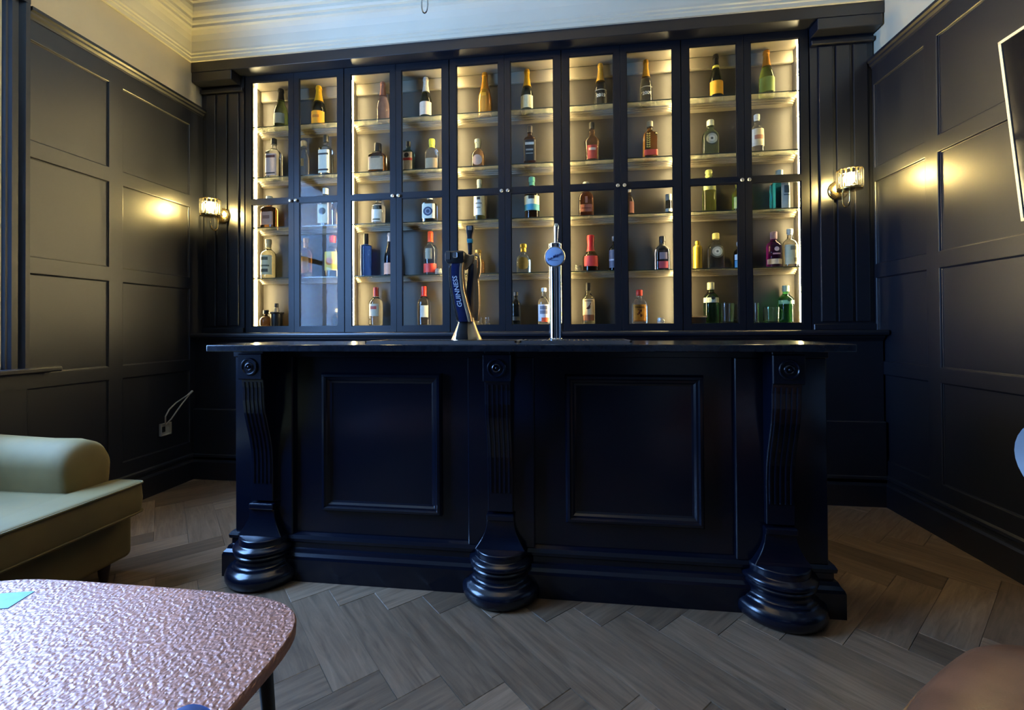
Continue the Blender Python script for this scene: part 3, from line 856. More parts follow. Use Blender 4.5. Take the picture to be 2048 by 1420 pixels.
BOTTLES = [
 (-2.322, 0, 0.345, 0.0555, 'champ', 'greendark', ('#1d1a14', 0.72), [(0.13, 0.37, -60, 60, '#8f8b74')], [], 'dark green sparkling wine bottle with a dull grey label, far left on the top shelf'),
 (-1.989, 0, 0.345, 0.0564, 'champ', 'greendark', ('#e2a818', 0.62), [(0.06, 0.36, -75, 75, '#ef9a10'), (0.2, 0.26, -30, 30, '#c9700c')], [], 'champagne bottle with gold foil and an orange label on the top left shelf'),
 (-1.444, 0, 0.336, 0.0501, 'champ', 'pink', ('#b4775a', 0.66), [], [], 'clear rose sparkling wine bottle with coppery pink foil and no label'),
 (-1.09, 0, 0.345, 0.0488, 'champ', 'greendark', ('#cfc8b6', 0.66), [(0.1, 0.4, -75, 75, '#e0c3a8')], [], 'dark champagne bottle with silver foil and a pale pink label'),
 (-2.385, 1, 0.345, 0.0557, 'square', 'clear', ('#2a2622', 0.86), [(0.08, 0.6, -50, 50, '#dcc0ae'), (0.5, 0.56, -40, 40, '#5a2c22'), (0.12, 0.15, -40, 40, '#40302a')], [], 'clear square spirit bottle with dusty pink label beside the far left light strip'),
 (-2.121, 1, 0.313, 0.0394, 'decanter', 'clear', ('#c9c6bd', 0.84), [(0.3, 0.5, -30, 30, '#b9b4a4')], [], 'slim clear ribbed bottle half hidden by the cabinet stile, far left'),
 (-1.929, 1, 0.345, 0.0518, 'square', 'clear', ('#2b2a26', 0.84), [(0.08, 0.62, -55, 55, '#dcd4bd'), (0.5, 0.54, -45, 45, '#33302c'), (0.13, 0.17, -45, 45, '#2c2926')], [], 'tall clear bottle with long cream label and two dark bands'),
 (-1.488, 1, 0.252, 0.07, 'squat', 'amber', ('#15120f', 0.72), [(0.12, 0.72, -48, 48, '#b79a76'), (0.48, 0.54, -30, 30, '#6d5437')], [], 'squat square amber liqueur bottle with tan label and square black cap'),
 (-1.235, 1, 0.253, 0.0472, 'square', 'greendark', ('#23201b', 0.84), [(0.05, 0.62, -50, 50, '#c9b79a'), (0.36, 0.44, -50, 50, '#b2321f'), (0.45, 0.6, 0, 0, '#2c2a22', 'o')], [], 'dark square herbal liqueur bottle with beige label and red band'),
 (-1.043, 1, 0.261, 0.0547, 'hip', 'clear', ('#d8c63c', 0.72), [(0.1, 0.4, -50, 50, '#a08a66')], [], 'clear flat shouldered bottle with a yellow cap beside the herbal liqueur'),
 (-2.426, 2, 0.276, 0.0602, 'squat', 'amber', ('#d9cfb4', 0.78), [(0.12, 0.66, -50, 50, '#d3a283'), (0.3, 0.4, -28, 28, '#9a6a50')], [], 'stocky bottle with salmon pink label at the far left, under the door rail'),
 (-1.914, 2, 0.307, 0.0538, 'square', 'clear', ('#cfcab9', 0.84), [(0.06, 0.56, -50, 50, '#ded5ba'), (0.28, 0.46, 0, 0, '#4d473d', 'o')], [], 'clear bottle with cream label and dark oval emblem, below the door rail'),
 (-1.836, 2, 0.238, 0.0343, 'spirit', 'clear', ('#c9b98a', 0.86), [(0.08, 0.5, -40, 40, '#d6c79a')], [], 'narrow pale bottle tucked behind the one with the dark oval emblem'),
 (-1.485, 2, 0.239, 0.0543, 'spirit', 'clear', ('#d8d3c4', 0.84), [(0.1, 0.66, -50, 50, '#dcd6c2'), (0.5, 0.62, -30, 30, '#55503f'), (0.14, 0.2, -34, 34, '#6b6552')], [], 'clear round bottle with white label and dark lettering, left of the blue emblem bottle'),
 (-1.062, 2, 0.237, 0.0567, 'square', 'clear', ('#dcd8c9', 0.8), [(0.14, 0.62, -52, 52, '#e0dac4'), (0.22, 0.52, 0, 0, '#39435c', 'o'), (0.27, 0.47, 0, 0, '#8d92a0', 'o'), (0.31, 0.43, 0, 0, '#39435c', 'o')], [], 'clear bottle with a round blue emblem on a white label'),
 (-2.436, 3, 0.327, 0.058, 'spirit', 'paleyellow', ('#c8b98c', 0.8), [(0.1, 0.58, -60, 60, '#d9d5b0'), (0.46, 0.54, -30, 30, '#5a5c42'), (0.3, 0.34, -40, 40, '#67684e'), (0.16, 0.24, -30, 30, '#4a4c3a')], [], 'pale green tinted bottle with cream label lit by the far left strip'),
 (-2.114, 3, 0.329, 0.0436, 'spirit', 'amber', ('#d8b48c', 0.76), [(0.12, 0.52, -55, 55, '#d9b487')], [], 'golden rum bottle with cream label half behind the cabinet stile'),
 (-1.874, 3, 0.338, 0.0601, 'spirit', 'clear', ('#d42a1c', 0.84), [(0.16, 0.6, -60, 60, '#d9c261'), (0.28, 0.46, 0, 0, '#c9722c', 'o')], [], 'clear bottle with bright red cap and yellow label with an orange emblem'),
 (-1.591, 3, 0.345, 0.0463, 'tall', 'blue', ('#2c2a33', 0.76), [], [], 'slim deep blue glass vodka bottle with dark cap'),
 (-1.391, 3, 0.345, 0.0456, 'champ', 'bluedark', ('#b9a59a', 0.8), [(0.04, 0.3, -70, 70, '#e0a58a')], [], 'dark sparkling wine bottle with pink label half behind a stile'),
 (-1.059, 3, 0.345, 0.0526, 'tall2', 'clear', ('#e2481c', 0.76), [(0.06, 0.26, -75, 75, '#d8382a'), (0.36, 0.6, -30, 30, '#8d8872')], [], 'clear vodka bottle with orange cap and red band around its foot'),
 (-2.46, 4, 0.133, 0.0469, 'flask', 'brown', ('#1e1a16', 0.74), [], [], 'small round brown flask with a dark stopper at the bottom left corner'),
 (-1.848, 4, 0.138, 0.0364, 'flask', 'black', ('#8a8378', 0.78), [], [], 'small dark flask with silver top at the bottom, right edge of the second door'),
 (-1.509, 4, 0.302, 0.0543, 'tall2', 'clear', ('#a3241c', 0.76), [(0.24, 0.56, -45, 45, '#c3b79e'), (0.42, 0.5, -26, 26, '#a8483c')], [], 'clear vodka bottle with dark red cap and pale front label, bottom shelf'),
 (-1.114, 4, 0.303, 0.0528, 'tall2', 'clear', ('#cc2a20', 0.74), [(0.2, 0.5, -10, 55, '#d8d3c2')], [], 'clear vodka bottle with bright red cap and label turned aside on the bottom shelf'),
 (-0.618, 0, 0.345, 0.0531, 'champ', 'orange', ('#d98a10', 0.6), [(0.42, 0.5, -20, 20, '#f2a51c')], [], 'champagne bottle wholly wrapped in glossy amber gold'),
 (-0.291, 0, 0.345, 0.048, 'champ', 'greendark', ('#e2ae2c', 0.6), [(0.1, 0.38, -70, 70, '#e9dfb4')], [], 'champagne bottle with gold foil and cream label'),
 (0.261, 0, 0.345, 0.046, 'champ', 'greysmoke', ('#e2a93a', 0.6), [(0.375, 0.385, -60, 60, '#d8d2b6')], [('2015', 0.255, 0.105)], 'vintage champagne bottle engraved 2015, left of the tall centre right stile'),
 (0.592, 0, 0.345, 0.0449, 'champ', 'greysmoke', ('#dfa232', 0.62), [(0.375, 0.385, -60, 60, '#d8d2b6')], [('2009', 0.235, 0.105)], 'vintage champagne bottle engraved 2009, right of the tall centre right stile'),
 (1.085, 0, 0.344, 0.0466, 'champ', 'greendark', ('#22201a', 0.76), [(0.12, 0.4, -75, 75, '#e6a018'), (0.7, 0.755, -180, 180, '#d9c64a')], [], 'champagne bottle with dark foil, yellow collar and yellow label'),
 (1.43, 0, 0.345, 0.0504, 'champ', 'green', ('#c98a2c', 0.66), [(0.1, 0.4, -80, 80, '#93a852')], [], 'green sparkling wine bottle with copper foil and light green label, far right'),
 (-0.676, 1, 0.239, 0.0532, 'flask2', 'amberlight', ('#d9cf9e', 0.7), [(0.12, 0.46, 0, 0, '#c2a088', 'o')], [], 'small amber whisky bottle with round shoulders and faded pink label'),
 (-0.271, 1, 0.315, 0.0498, 'square', 'brownred', ('#4a3f38', 0.84), [(0.12, 0.62, -52, 52, '#1c1b1b'), (0.5, 0.56, -36, 36, '#cfc9ba'), (0.36, 0.4, -30, 30, '#9c978c'), (0.28, 0.3, -30, 30, '#9c978c')], [], 'square whiskey bottle with black label and white lettering'),
 (0.195, 1, 0.312, 0.0573, 'bulb', 'amberlight', ('#3a352c', 0.84), [(0.1, 0.42, -42, 42, '#b34433'), (0.3, 0.36, -30, 30, '#e0bfa0')], [], 'bourbon bottle with bulbous shoulders and red label'),
 (0.617, 1, 0.292, 0.0537, 'square', 'orangebrown', ('#8d8873', 0.86), [(0.1, 0.24, -52, 52, '#d84a36')], [], 'amber bottle with yellow upright lettering and red band at its foot'),
 (1.043, 1, 0.275, 0.0571, 'hip', 'palegreen', ('#d9dcc8', 0.84), [(0.3, 0.66, 0, 0, '#3f4538', 'o'), (0.345, 0.615, 0, 0, '#b9bdac', 'o'), (0.4, 0.56, 0, 0, '#dfe0d4', 'o'), (0.45, 0.51, 0, 0, '#5a5f4e', 'o')], [], 'pale green gin bottle with round ship emblem, upper of the two'),
 (1.361, 1, 0.294, 0.0439, 'spirit', 'clear', ('#d9d6c8', 0.84), [(0.2, 0.62, -65, 65, '#e3d9c6'), (0.36, 0.46, -40, 40, '#c08a78')], [], 'clear bottle with cream label half behind the right stile of the end cabinet'),
 (-0.666, 2, 0.328, 0.0433, 'spirit', 'greendark', ('#e2dcb4', 0.8), [(0.14, 0.62, -75, 75, '#e6e0c8'), (0.5, 0.56, -16, 16, '#4b463a'), (0.4, 0.43, -34, 34, '#8a8470'), (0.3, 0.33, -20, 20, '#8a8470')], [], 'slim dark bottle with long white label and cream cap'),
 (-0.259, 2, 0.327, 0.0573, 'spirit', 'brown', ('#5aa392', 0.8), [(0.2, 0.54, -75, 75, '#e2e0c0'), (0.2, 0.34, -75, 75, '#3f97ab'), (0.46, 0.54, -22, 22, '#3c3a30')], [], 'whisky bottle with teal cap and white and turquoise label'),
 (0.149, 2, 0.27, 0.0556, 'hip', 'brownred', ('#cfcabc', 0.88), [(0.16, 0.36, -42, 42, '#b8735f'), (0.24, 0.27, -34, 34, '#7d3f33'), (0.4, 0.58, -9, 9, '#cf9a86')], [], 'amber whisky bottle with round stopper, silver stag emblem and reddish label'),
 (0.462, 2, 0.21, 0.0362, 'spirit', 'amberlight', ('#e0d8bc', 0.86), [(0.1, 0.5, 0, 70, '#9c5a48')], [], 'narrow whisky bottle mostly hidden behind a stile, centre right'),
 (0.746, 2, 0.153, 0.023, 'can', 'black', ('#5d625e', 0.7), [(0.16, 0.3, -80, 80, '#8d8c80')], [], 'small black cylinder bottle with grey band standing alone'),
 (1.029, 2, 0.315, 0.0467, 'galli', 'yellowgreen', ('#c9cf7a', 0.82), [(0.52, 0.68, -65, 65, '#c5cc8a')], [], 'tall yellow green tapering liqueur bottle in the right cabinet'),
 (1.227, 2, 0.215, 0.0375, 'spirit', 'yellow', ('#c9b84a', 0.82), [(0.12, 0.5, -60, 20, '#d9cf6a')], [], 'yellow liqueur bottle half hidden behind the stile'),
 (1.508, 2, 0.291, 0.0567, 'square', 'teal', ('#c4d3cc', 0.86), [(0.02, 0.66, -12, 62, '#c9cfc4'), (0.4, 0.58, 8, 40, '#5d6a68'), (0.34, 0.37, 4, 46, '#6d7a78')], [], 'square turquoise gin bottle with white label, far right cabinet'),
 (-0.677, 3, 0.191, 0.0512, 'flask2', 'amber', ('#c99a4a', 0.7), [], [], 'amber bottle partly hidden behind the stout tap'),
 (-0.327, 3, 0.227, 0.0556, 'flask2', 'paleyellow', ('#d9b64a', 0.72), [(0.12, 0.54, 0, 0, '#8d7d46', 'o')], [], 'ornate oval decanter bottle with gold neck'),
 (0.18, 3, 0.276, 0.0628, 'makers', 'amberlight', ('#d62a2c', 0.56), [(0.14, 0.42, -52, 52, '#cc3530')], [], 'bourbon bottle with dripping red wax neck and red label'),
 (0.353, 3, 0.263, 0.0401, 'spirit', 'bluedark', ('#2b2a33', 0.86), [(0.1, 0.6, -70, 40, '#3e4258'), (0.3, 0.34, -70, 40, '#9aa0b4')], [], 'dark patterned bottle half behind the pale edged stile'),
 (0.699, 3, 0.252, 0.0532, 'hip', 'bluedark', ('#1b1a1c', 0.62), [(0.06, 0.26, -34, 34, '#a8434e'), (0.32, 0.52, -28, 28, '#8d7a80')], [], 'round shouldered black bottle with red band on its label'),
 (0.946, 3, 0.211, 0.0313, 'can2', 'gold', ('#c9a83a', 0.86), [], [], 'slim brushed gold cylinder bottle'),
 (1.073, 3, 0.262, 0.0551, 'hip', 'clear', ('#d0c069', 0.82), [(0.31, 0.66, 0, 0, '#55564a', 'o'), (0.355, 0.615, 0, 0, '#b9b8aa', 'o'), (0.41, 0.56, 0, 0, '#e2dfd2', 'o'), (0.455, 0.515, 0, 0, '#6a6a5e', 'o')], [], 'clear gin bottle with round ship emblem, lower of the two'),
 (1.233, 3, 0.195, 0.0374, 'spirit', 'bluedark', ('#cfd2d6', 0.84), [(0.32, 0.52, -70, 20, '#ccd6dc'), (0.04, 0.3, -70, 20, '#3c7fa6')], [], 'dark blue bottle with white label half behind the stile'),
 (1.466, 3, 0.259, 0.0484, 'spirit2', 'purple', ('#c9a9b6', 0.8), [(0.1, 0.24, -80, 80, '#e0cdb8'), (0.45, 0.57, 0, 0, '#d6b9cc', 'o'), (0.36, 0.4, -30, 30, '#c090ac')], [], 'purple gin bottle with cream band near its foot'),
 (1.573, 3, 0.277, 0.0464, 'spirit', 'clear', ('#d9d0b4', 0.84), [(0.08, 0.58, -65, 65, '#d8c79a'), (0.44, 0.54, -20, 50, '#8d8468'), (0.14, 0.24, 5, 40, '#a08e66')], [], 'clear bottle with buff label standing beside the far right strip'),
 (-0.387, 4, 0.248, 0.0385, 'spirit', 'greenblack', ('#2b2b2b', 0.88), [(0.12, 0.24, -55, 55, '#4a4a45')], [], 'black bottle with round stopper half behind a stile, bottom shelf'),
 (-0.173, 4, 0.275, 0.0455, 'spirit', 'clear', ('#d6d2c2', 0.9), [(0.08, 0.54, -65, 65, '#d9d3d8'), (0.4, 0.5, -36, 36, '#6d6a78'), (0.28, 0.38, -36, 36, '#7a7786'), (0.06, 0.18, -20, 50, '#e0532a')], [], 'clear bottle with white label and orange block beside the chrome tap'),
 (0.16, 4, 0.307, 0.048, 'tall2', 'paleyellow', ('#1f1b18', 0.8), [(0.2, 0.6, -60, 60, '#d9bd96'), (0.08, 0.22, -52, 52, '#7d4a30'), (0.54, 0.57, -36, 36, '#8d7658')], ['grouse'], 'whisky bottle with pale label showing a brown bird'),
 (0.531, 4, 0.248, 0.0539, 'hip', 'clear', ('#d23a2c', 0.82), [(0.06, 0.56, -50, 50, '#e6a238'), (0.06, 0.1, -44, 44, '#b8772a')], ['fire'], 'bottle with red cap and orange label with a dark figure'),
 (1.035, 4, 0.294, 0.0518, 'spirit2', 'green2', ('#d3d2ac', 0.82), [(0.5, 0.62, -85, 85, '#c9ceb4'), (0.565, 0.655, 0, 0, '#2a2a22', 'o')], [], 'dark green gin bottle with cream shoulder label and pale cap'),
 (1.549, 4, 0.263, 0.0497, 'spirit2', 'greenbright', ('#b9d0b0', 0.84), [(0.5, 0.6, -85, 85, '#8dc49a'), (0.565, 0.655, 0, 0, '#2a5a32', 'o')], [], 'bright green gin bottle at the bottom right by the light strip'),
]
YOFF = {'bright green gin': 3.435, 'narrow pale bottle tucked': 3.448, 'golden rum': 3.435, 'dark oval emblem, below': 3.385}
for b in BOTTLES:
    yy = [v for k, v in YOFF.items() if k in b[9]]
    o = bottle(*b, y=yy[0] if yy else None)
    if 'yellow upright lettering' in b[9]:
        r, h = b[3], b[2]
        for k in range(7):                         # column of upright letters, each a small block with a notch
            bm = bmesh.new(); zc = h*.29+k*h*.055
            bx(bm, -r*.62, -r*.12, -r*.93-.0022, -r*.93-.0016, zc, zc+h*.018)
            bx(bm, -r*.62, -r*.46, -r*.93-.0022, -r*.93-.0016, zc+h*.018, zc+h*.038)
            bx(bm, -r*.26, -r*.12, -r*.93-.0022, -r*.93-.0016, zc+h*.018, zc+h*.038)
            obj('letter', bm, flat('#e8c45a'), o)

# ---- glassware and odd pieces on the shelves
CLEARG = GL['clear']
def glass_cup(name, label, cat, x, row, r, h, handle=0, wall=.003, m=None, y=3.40, group='glasses on the back bar shelves'):
    t = thing(name, label, cat, (x, y, ROWZ[row]+.0004), 0, group)
    bm = bmesh.new()
    lathe(bm, [(r*.5, 0), (r*.94, 0), (r*.97, .003), (r, h), (r-wall, h), (r*.97-wall, .010), (r*.5, .008)], 24)
    obj('bowl', bm, m or CLEARG, t, smooth=True)
    if handle:
        bm = bmesh.new()
        tube(bm, [(r*.97, 0, h*.86), (r+.012, 0, h*.90), (r+.024, 0, h*.78), (r+.027, 0, h*.5), (r+.022, 0, h*.22), (r+.010, 0, h*.12), (r*.96, 0, h*.16)], .0048, 8)
        obj('handle', bm, m or CLEARG, t, smooth=True)
    return t
glass_cup('glass_tankard', 'tall clear glass tankard with handle beside the dark green gin bottle', 'glass', 1.140, 4, .047, .140, 1)
glass_cup('glass_tankard', 'short cut glass tankard with handle beside the bright green gin bottle', 'glass', 1.418, 4, .050, .108, 1, y=3.36)
glass_cup('tumbler', 'straight clear tumbler half behind the stile at the lower right', 'glass', 1.318, 4, .034, .140)
glass_cup('shot_glass', 'small shot glass at the bottom, left one beside the stout tap', 'glass', -.663, 4, .020, .058)
glass_cup('shot_glass', 'small shot glass at the bottom, right one beside the stout tap', 'glass', -.606, 4, .021, .056)
def votive(x, row, r, h, lab):
    t = thing('tealight_holder', lab, 'candle holder', (x, 3.385, ROWZ[row]+.0004), 0, 'glass tealight holders')
    bm = bmesh.new(); lathe(bm, [(r*.7, 0), (r*.95, .003), (r, h*.45), (r*.85, h), (r*.72, h), (r*.8, h*.5), (r*.6, h*.3)], 10)
    obj('cup', bm, mat('frosted_crystal', (.95, .93, .85), .25, trans=.8), t)
    bm = bmesh.new(); lathe(bm, [(r*.5, h*.3), (r*.55, h*.31), (r*.55, h*.6), (.002, h*.62)], 10)
    obj('wax', bm, mat('wax', (.85, .82, .7), .5), t)
votive(-.985, 3, .028, .050, 'round crystal tealight holder beside the vodka bottle with orange cap')
votive(.088, 3, .025, .050, 'faceted tealight holder left of the red wax bourbon bottle')
votive(.676, 4, .027, .040, 'small crystal tealight holder right of the bottle with orange label')
votive(-2.062, 3, .026, .045, 'crystal tealight holder in front of the golden rum bottle')
t = thing('wide_black_jar', 'black jar with wide rim and a glass stoppered neck, bottom left shelf', 'jar', (-2.352, 3.40, ROWZ[4]+.0004))
bm = bmesh.new(); lathe(bm, [(.02, 0), (.040, 0), (.044, .01), (.046, .098), (.056, .104), (.056, .112), (.03, .116)], 24); obj('pot', bm, BLACKP, t, smooth=True)
bm = bmesh.new(); lathe(bm, [(.014, .116), (.020, .118), (.020, .135), (.013, .150)], 16); obj('neck', bm, CLEARG, t, smooth=True)
bm = bmesh.new(); lathe(bm, [(.013, .151), (.016, .153), (.016, .182), (.010, .186)], 16); obj('stopper', bm, BLACKP, t, smooth=True)
t = thing('lidded_box', 'low dark box with a pale wooden lid left of the dark green gin bottle', 'box', (.925, 3.385, ROWZ[4]+.0004))
box('tub', -.055, .055, -.04, .04, 0, .038, WALNUT, t, bevel=.003); box('lid', -.06, .06, -.044, .044, .0385, .048, mat('pale_wood', (.45, .30, .17), .5, noise=.2), t, bevel=.002)

# ================================================================== WALL LAMPS
def sconce(x, lab):
    t = thing('wall_lamp', lab, 'lamp', (x, DY-.018, 2.07), 0, 'brass wall lamps beside the cabinets')
    bm = bmesh.new(); lathe(bm, [(.062, 0), (.062, .008), (.056, .016), (.040, .022), (.018, .026), (.014, .034), (.002, .036)], 32)
    bmesh.ops.rotate(bm, verts=bm.verts, cent=(0, 0, 0), matrix=Matrix.Rotation(math.pi/2, 3, 'X'))
    obj('backplate', bm, BRASS, t, smooth=True)
    bm = bmesh.new()
    pts = [(0, -.03, -.005), (0, -.045, -.012), (0, -.055, -.04)]
    pts += [(0, -.0925+.0375*math.cos(a), -.09-.045*math.sin(a)) for a in [i*math.pi/10 for i in range(11)]]
    pts += [(0, -.130, -.06), (0, -.130, -.035)]
    tube(bm, pts, .0055, 10); obj('arm', bm, BRASS, t, smooth=True)
    bm = bmesh.new(); lathe(bm, [(.006, -.04), (.022, -.036), (.070, -.034), (.070, -.028), (.024, -.026), (.020, -.006), (.012, .002)], 28, (0, -.13, 0))
    obj('gallery', bm, BRASS, t, smooth=True)
    for nm, z in (('lower_ring', -.026), ('upper_ring', .092)):
        bm = bmesh.new(); tube(bm, [(.067*math.cos(a), -.13+.067*math.sin(a), z) for a in [i*2*math.pi/28 for i in range(28)]], .004, 8, closed=True)
        obj(nm, bm, BRASS, t, smooth=True)
    for k in range(16):
        a = 2*math.pi*k/16
        bm = bmesh.new(); cxx, cyy = .067*math.cos(a), -.13+.067*math.sin(a)
        lathe(bm, [(.0045, -.022), (.0062, -.018), (.0062, .084), (.0045, .088)], 8, (cxx, cyy, 0))
        obj('glass_rod', bm, mat('crystal_rod', (1, .98, .92), .18, trans=1.0, ior=1.45), t, smooth=True)
    bm = bmesh.new(); lathe(bm, [(.008, 0), (.018, .006), (.032, .030), (.034, .046), (.024, .066), (.004, .076)], 16, (0, -.13, .002))
    obj('bulb', bm, mat('bulb_glow', (1, .9, .6), .4, emit=(1.0, .74, .24), estr=SCONCE), t, smooth=True)
sconce(-2.722, 'brass wall lamp with crystal rod shade on the left pilaster')
sconce(1.808, 'brass wall lamp with crystal rod shade on the right pilaster')

# ================================================================== CHANDELIER (only its lowest drop hangs into view)
ch = thing('chandelier', 'brass chandelier whose lowest metal loop hangs in at the top edge', 'chandelier', (-.44, 1.37, 2.165))
bm = bmesh.new(); tube(bm, [(.010*math.sin(a), .002, .030-.030*math.cos(a)*(1 if math.cos(a) > 0 else .8)) for a in [i*2*math.pi/20 for i in range(20)]], .0024, 8, closed=True)
obj('loop', bm, CHROME, ch, smooth=True)
bm = bmesh.new(); lathe(bm, [(.004, .058), (.010, .07), (.004, .09), (.004, .42), (.020, .44), (.045, .50), (.050, .56), (.020, .62), (.010, .66), (.010, 1.38), (.06, 1.40), (.07, 1.432), (.01, 1.434)], 20)
obj('stem', bm, BRASS, ch, smooth=True)
for k in range(6):
    a = k*math.pi/3+.3; ca, sa = math.cos(a), math.sin(a)
    bm = bmesh.new(); tube(bm, [(.04*ca, .04*sa, .54), (.14*ca, .14*sa, .48), (.26*ca, .26*sa, .50), (.33*ca, .33*sa, .58)], .007, 8)
    arm = obj('arm', bm, BRASS, ch, smooth=True)
    bm = bmesh.new(); lathe(bm, [(.01, .57), (.035, .58), (.037, .59), (.012, .595), (.012, .67), (.004, .672)], 14, (.33*ca, .33*sa, 0)); obj('candle_tube', bm, MATS['wax'], arm, smooth=True)
    bm = bmesh.new(); lathe(bm, [(.013, .655), (.030, .660), (.050, .690), (.058, .735), (.060, .750), (.057, .750), (.054, .735), (.047, .692), (.029, .664), (.013, .660)], 18, (.33*ca, .33*sa, 0)); obj('added_light_shield', bm, BRASS, arm, smooth=True)  # unseen opaque cup, added to keep the bulb's light off the bar and floor
    bm = bmesh.new(); lathe(bm, [(.006, .674), (.015, .69), (.014, .71), (.003, .735)], 12, (.33*ca, .33*sa, 0)); obj('candle_bulb', bm, mat('candle_bulb_glow', (1, .9, .7), .4, emit=(1.0, .74, .36), estr=CHAND), arm, smooth=True)

# ================================================================== TELEVISION on the right wall
tv = thing('television', 'wall mounted television with pale metal edge tilted off the right wall', 'television', (1.91, 1.56, 2.0))
tilt = math.atan2(.077, .77)
tv.rotation_euler = (0, -tilt, 0)
H2, W2 = .392, .64
box('screen', -.004, .03, -W2+.008, W2-.008, -H2+.008, H2-.008, mat('black_screen', (.006, .005, .006), .08), tv)
bm = bmesh.new()
for (a, b, c, d) in ((-W2, W2, H2-.012, H2), (-W2, W2, -H2, -H2+.012), (-W2, -W2+.012, -H2, H2), (W2-.012, W2, -H2, H2)): bx(bm, -.008, .034, a, b, c, d)
obj('bezel', bm, mat('pale_metal', (.70, .68, .62), .3, .8), tv)
box('wall_bracket', .03, .105, -.15, .15, -.15, .15, BLACKP, tv)

# ================================================================== SOFA under the window
VELVET = mat('olive_velvet', (.185, .132, .045), .75, sheen=.45, noise=.12, nscale=6, bump=.1, bscale=400)
sofa = thing('sofa', 'olive velvet sofa with rolled arm standing under the left window', 'sofa', (-2.45, 1.05, 0))
def rbox(name, x0, x1, y0, y1, z0, z1, rad, m, par, off, puff=0.0, seg=5):
    bm = bmesh.new(); bx(bm, x0-off[0], x1-off[0], y0-off[1], y1-off[1], z0-off[2], z1-off[2])
    o = obj(name, bm, m, par, smooth='all', bevel=rad, seg=seg)
    return o
SO = sofa.location
rbox('base', -2.84, -2.075, .18, 1.925, .085, .30, .03, VELVET, sofa, SO)
bm = bmesh.new()                                    # seat cushion, slightly crowned, wraps in front of the arm
NX, NY = 14, 30
x0, x1, y0, y1 = -2.70, -1.985, .42, 1.70
def cush(u, v): return .455+.014*(1-(2*u-1)**4)*(1-(2*v-1)**4)
poly = [(-2.70, .42), (-1.985, .42), (-1.985, 1.895), (-2.150, 1.900), (-2.165, 1.70), (-2.70, 1.70)]
def ring_at(z, ins):
    c = Vector((-2.30, 1.1)); out = []
    # subdivide outline with rounded corners
    n = len(poly)
    for i in range(n):
        p0, p1, p2 = Vector(poly[i-1]), Vector(poly[i]), Vector(poly[(i+1) % n])
        d0, d1 = (p0-p1).normalized(), (p2-p1).normalized()
        rr = .035 if i != 4 else .01
        inw = (d0+d1).normalized()*(1 if i != 4 else -1)
        for k in range(5):
            t = k/4; q = (p1+d0*rr)*(1-t)**2+p1*2*t*(1-t)+(p1+d1*rr)*t**2
            out.append(q+inw*ins*1.3)
    return [(q.x-SO[0], q.y-SO[1], z) for q in out]
rings(bm, [ring_at(.305, .012), ring_at(.312, .003), ring_at(.325, 0), ring_at(.38, -.004), ring_at(.440, 0), ring_at(.450, .003), ring_at(.455, .010), ring_at(.457, .022)])
seat = obj('seat_cushion', bm, VELVET, sofa, smooth=True)
for z in (.318, .449):
    bm = bmesh.new(); tube(bm, ring_at(z, -.003), .0045, 6, closed=True); obj('piping', bm, VELVET, seat, smooth=True)
def arm(yc, nm):
    bm = bmesh.new(); R = []
    prof = []
    for i in range(17):                              # rounded top, cross-section in (y,z)
        a = math.pi*i/16; prof.append((.112*math.cos(a), .555+.108*math.sin(a)))
    prof = [(.10, .20), (.10, .40), (.108, .50)]+prof+[(-.108, .50), (-.10, .40), (-.10, .20)]
    for x, s, zo in ((-2.84, 1, .015), (-2.6, 1, .006), (-2.40, 1, 0), (-2.27, 1, .002), (-2.21, .97, 0), (-2.185, .90, -.006), (-2.172, .76, -.016), (-2.168, .5, -.03)):
        R.append([(x-SO[0], yc+s*p-SO[1], .20+(z-.20)*(1 if z < .5 else (.5+.5*s))+ (zo if z > .45 else 0)) for p, z in prof])
    rings(bm, R); obj(nm, bm, VELVET, sofa, smooth=True)
arm(1.805, 'arm'); arm(.29, 'arm')
rbox('backrest', -2.85, -2.66, .20, 1.90, .25, .66, .06, VELVET, sofa, SO)
for x, y in ((-2.13, 1.83), (-2.13, .27), (-2.78, 1.83), (-2.78, .27)):
    bm = bmesh.new(); lathe(bm, [(.014, 0), (.016, .005), (.026, .088)], 12, (x-SO[0], y-SO[1], 0)); obj('leg', bm, WALNUT, sofa, smooth=True)

# ================================================================== COPPER TABLE
def copper():
    m = bpy.data.materials.new('hammered_copper'); m.use_nodes = True
    nt = m.node_tree; b = nt.nodes['Principled BSDF']
    b.inputs['Base Color'].default_value = (.47, .285, .25, 1); b.inputs['Metallic'].default_value = 1; b.inputs['Roughness'].default_value = .56
    tc = nt.nodes.new('ShaderNodeTexCoord')
    v = nt.nodes.new('ShaderNodeTexVoronoi'); v.feature = 'SMOOTH_F1'; v.inputs['Scale'].default_value = 125
    n = nt.nodes.new('ShaderNodeTexNoise'); n.inputs['Scale'].default_value = 70; n.inputs['Detail'].default_value = 2
    mx = nt.nodes.new('ShaderNodeMix'); mx.data_type = 'VECTOR'; mx.inputs['Factor'].default_value = .012
    nt.links.new(tc.outputs['Object'], mx.inputs[4]); nt.links.new(n.outputs['Color'], mx.inputs[5])
    nt.links.new(mx.outputs[1], v.inputs['Vector'])
    bp = nt.nodes.new('ShaderNodeBump'); bp.inputs['Strength'].default_value = 1.0; bp.inputs['Distance'].default_value = .0035
    nt.links.new(tc.outputs['Object'], n.inputs['Vector'])
    nt.links.new(v.outputs['Distance'], bp.inputs['Height']); nt.links.new(bp.outputs[0], b.inputs['Normal'])
    return m
COPPER = copper()
tb = thing('coffee_table', 'low table with hammered copper top and rounded corners beside the sofa', 'table', (-1.10, .70, 0))
TT = .50
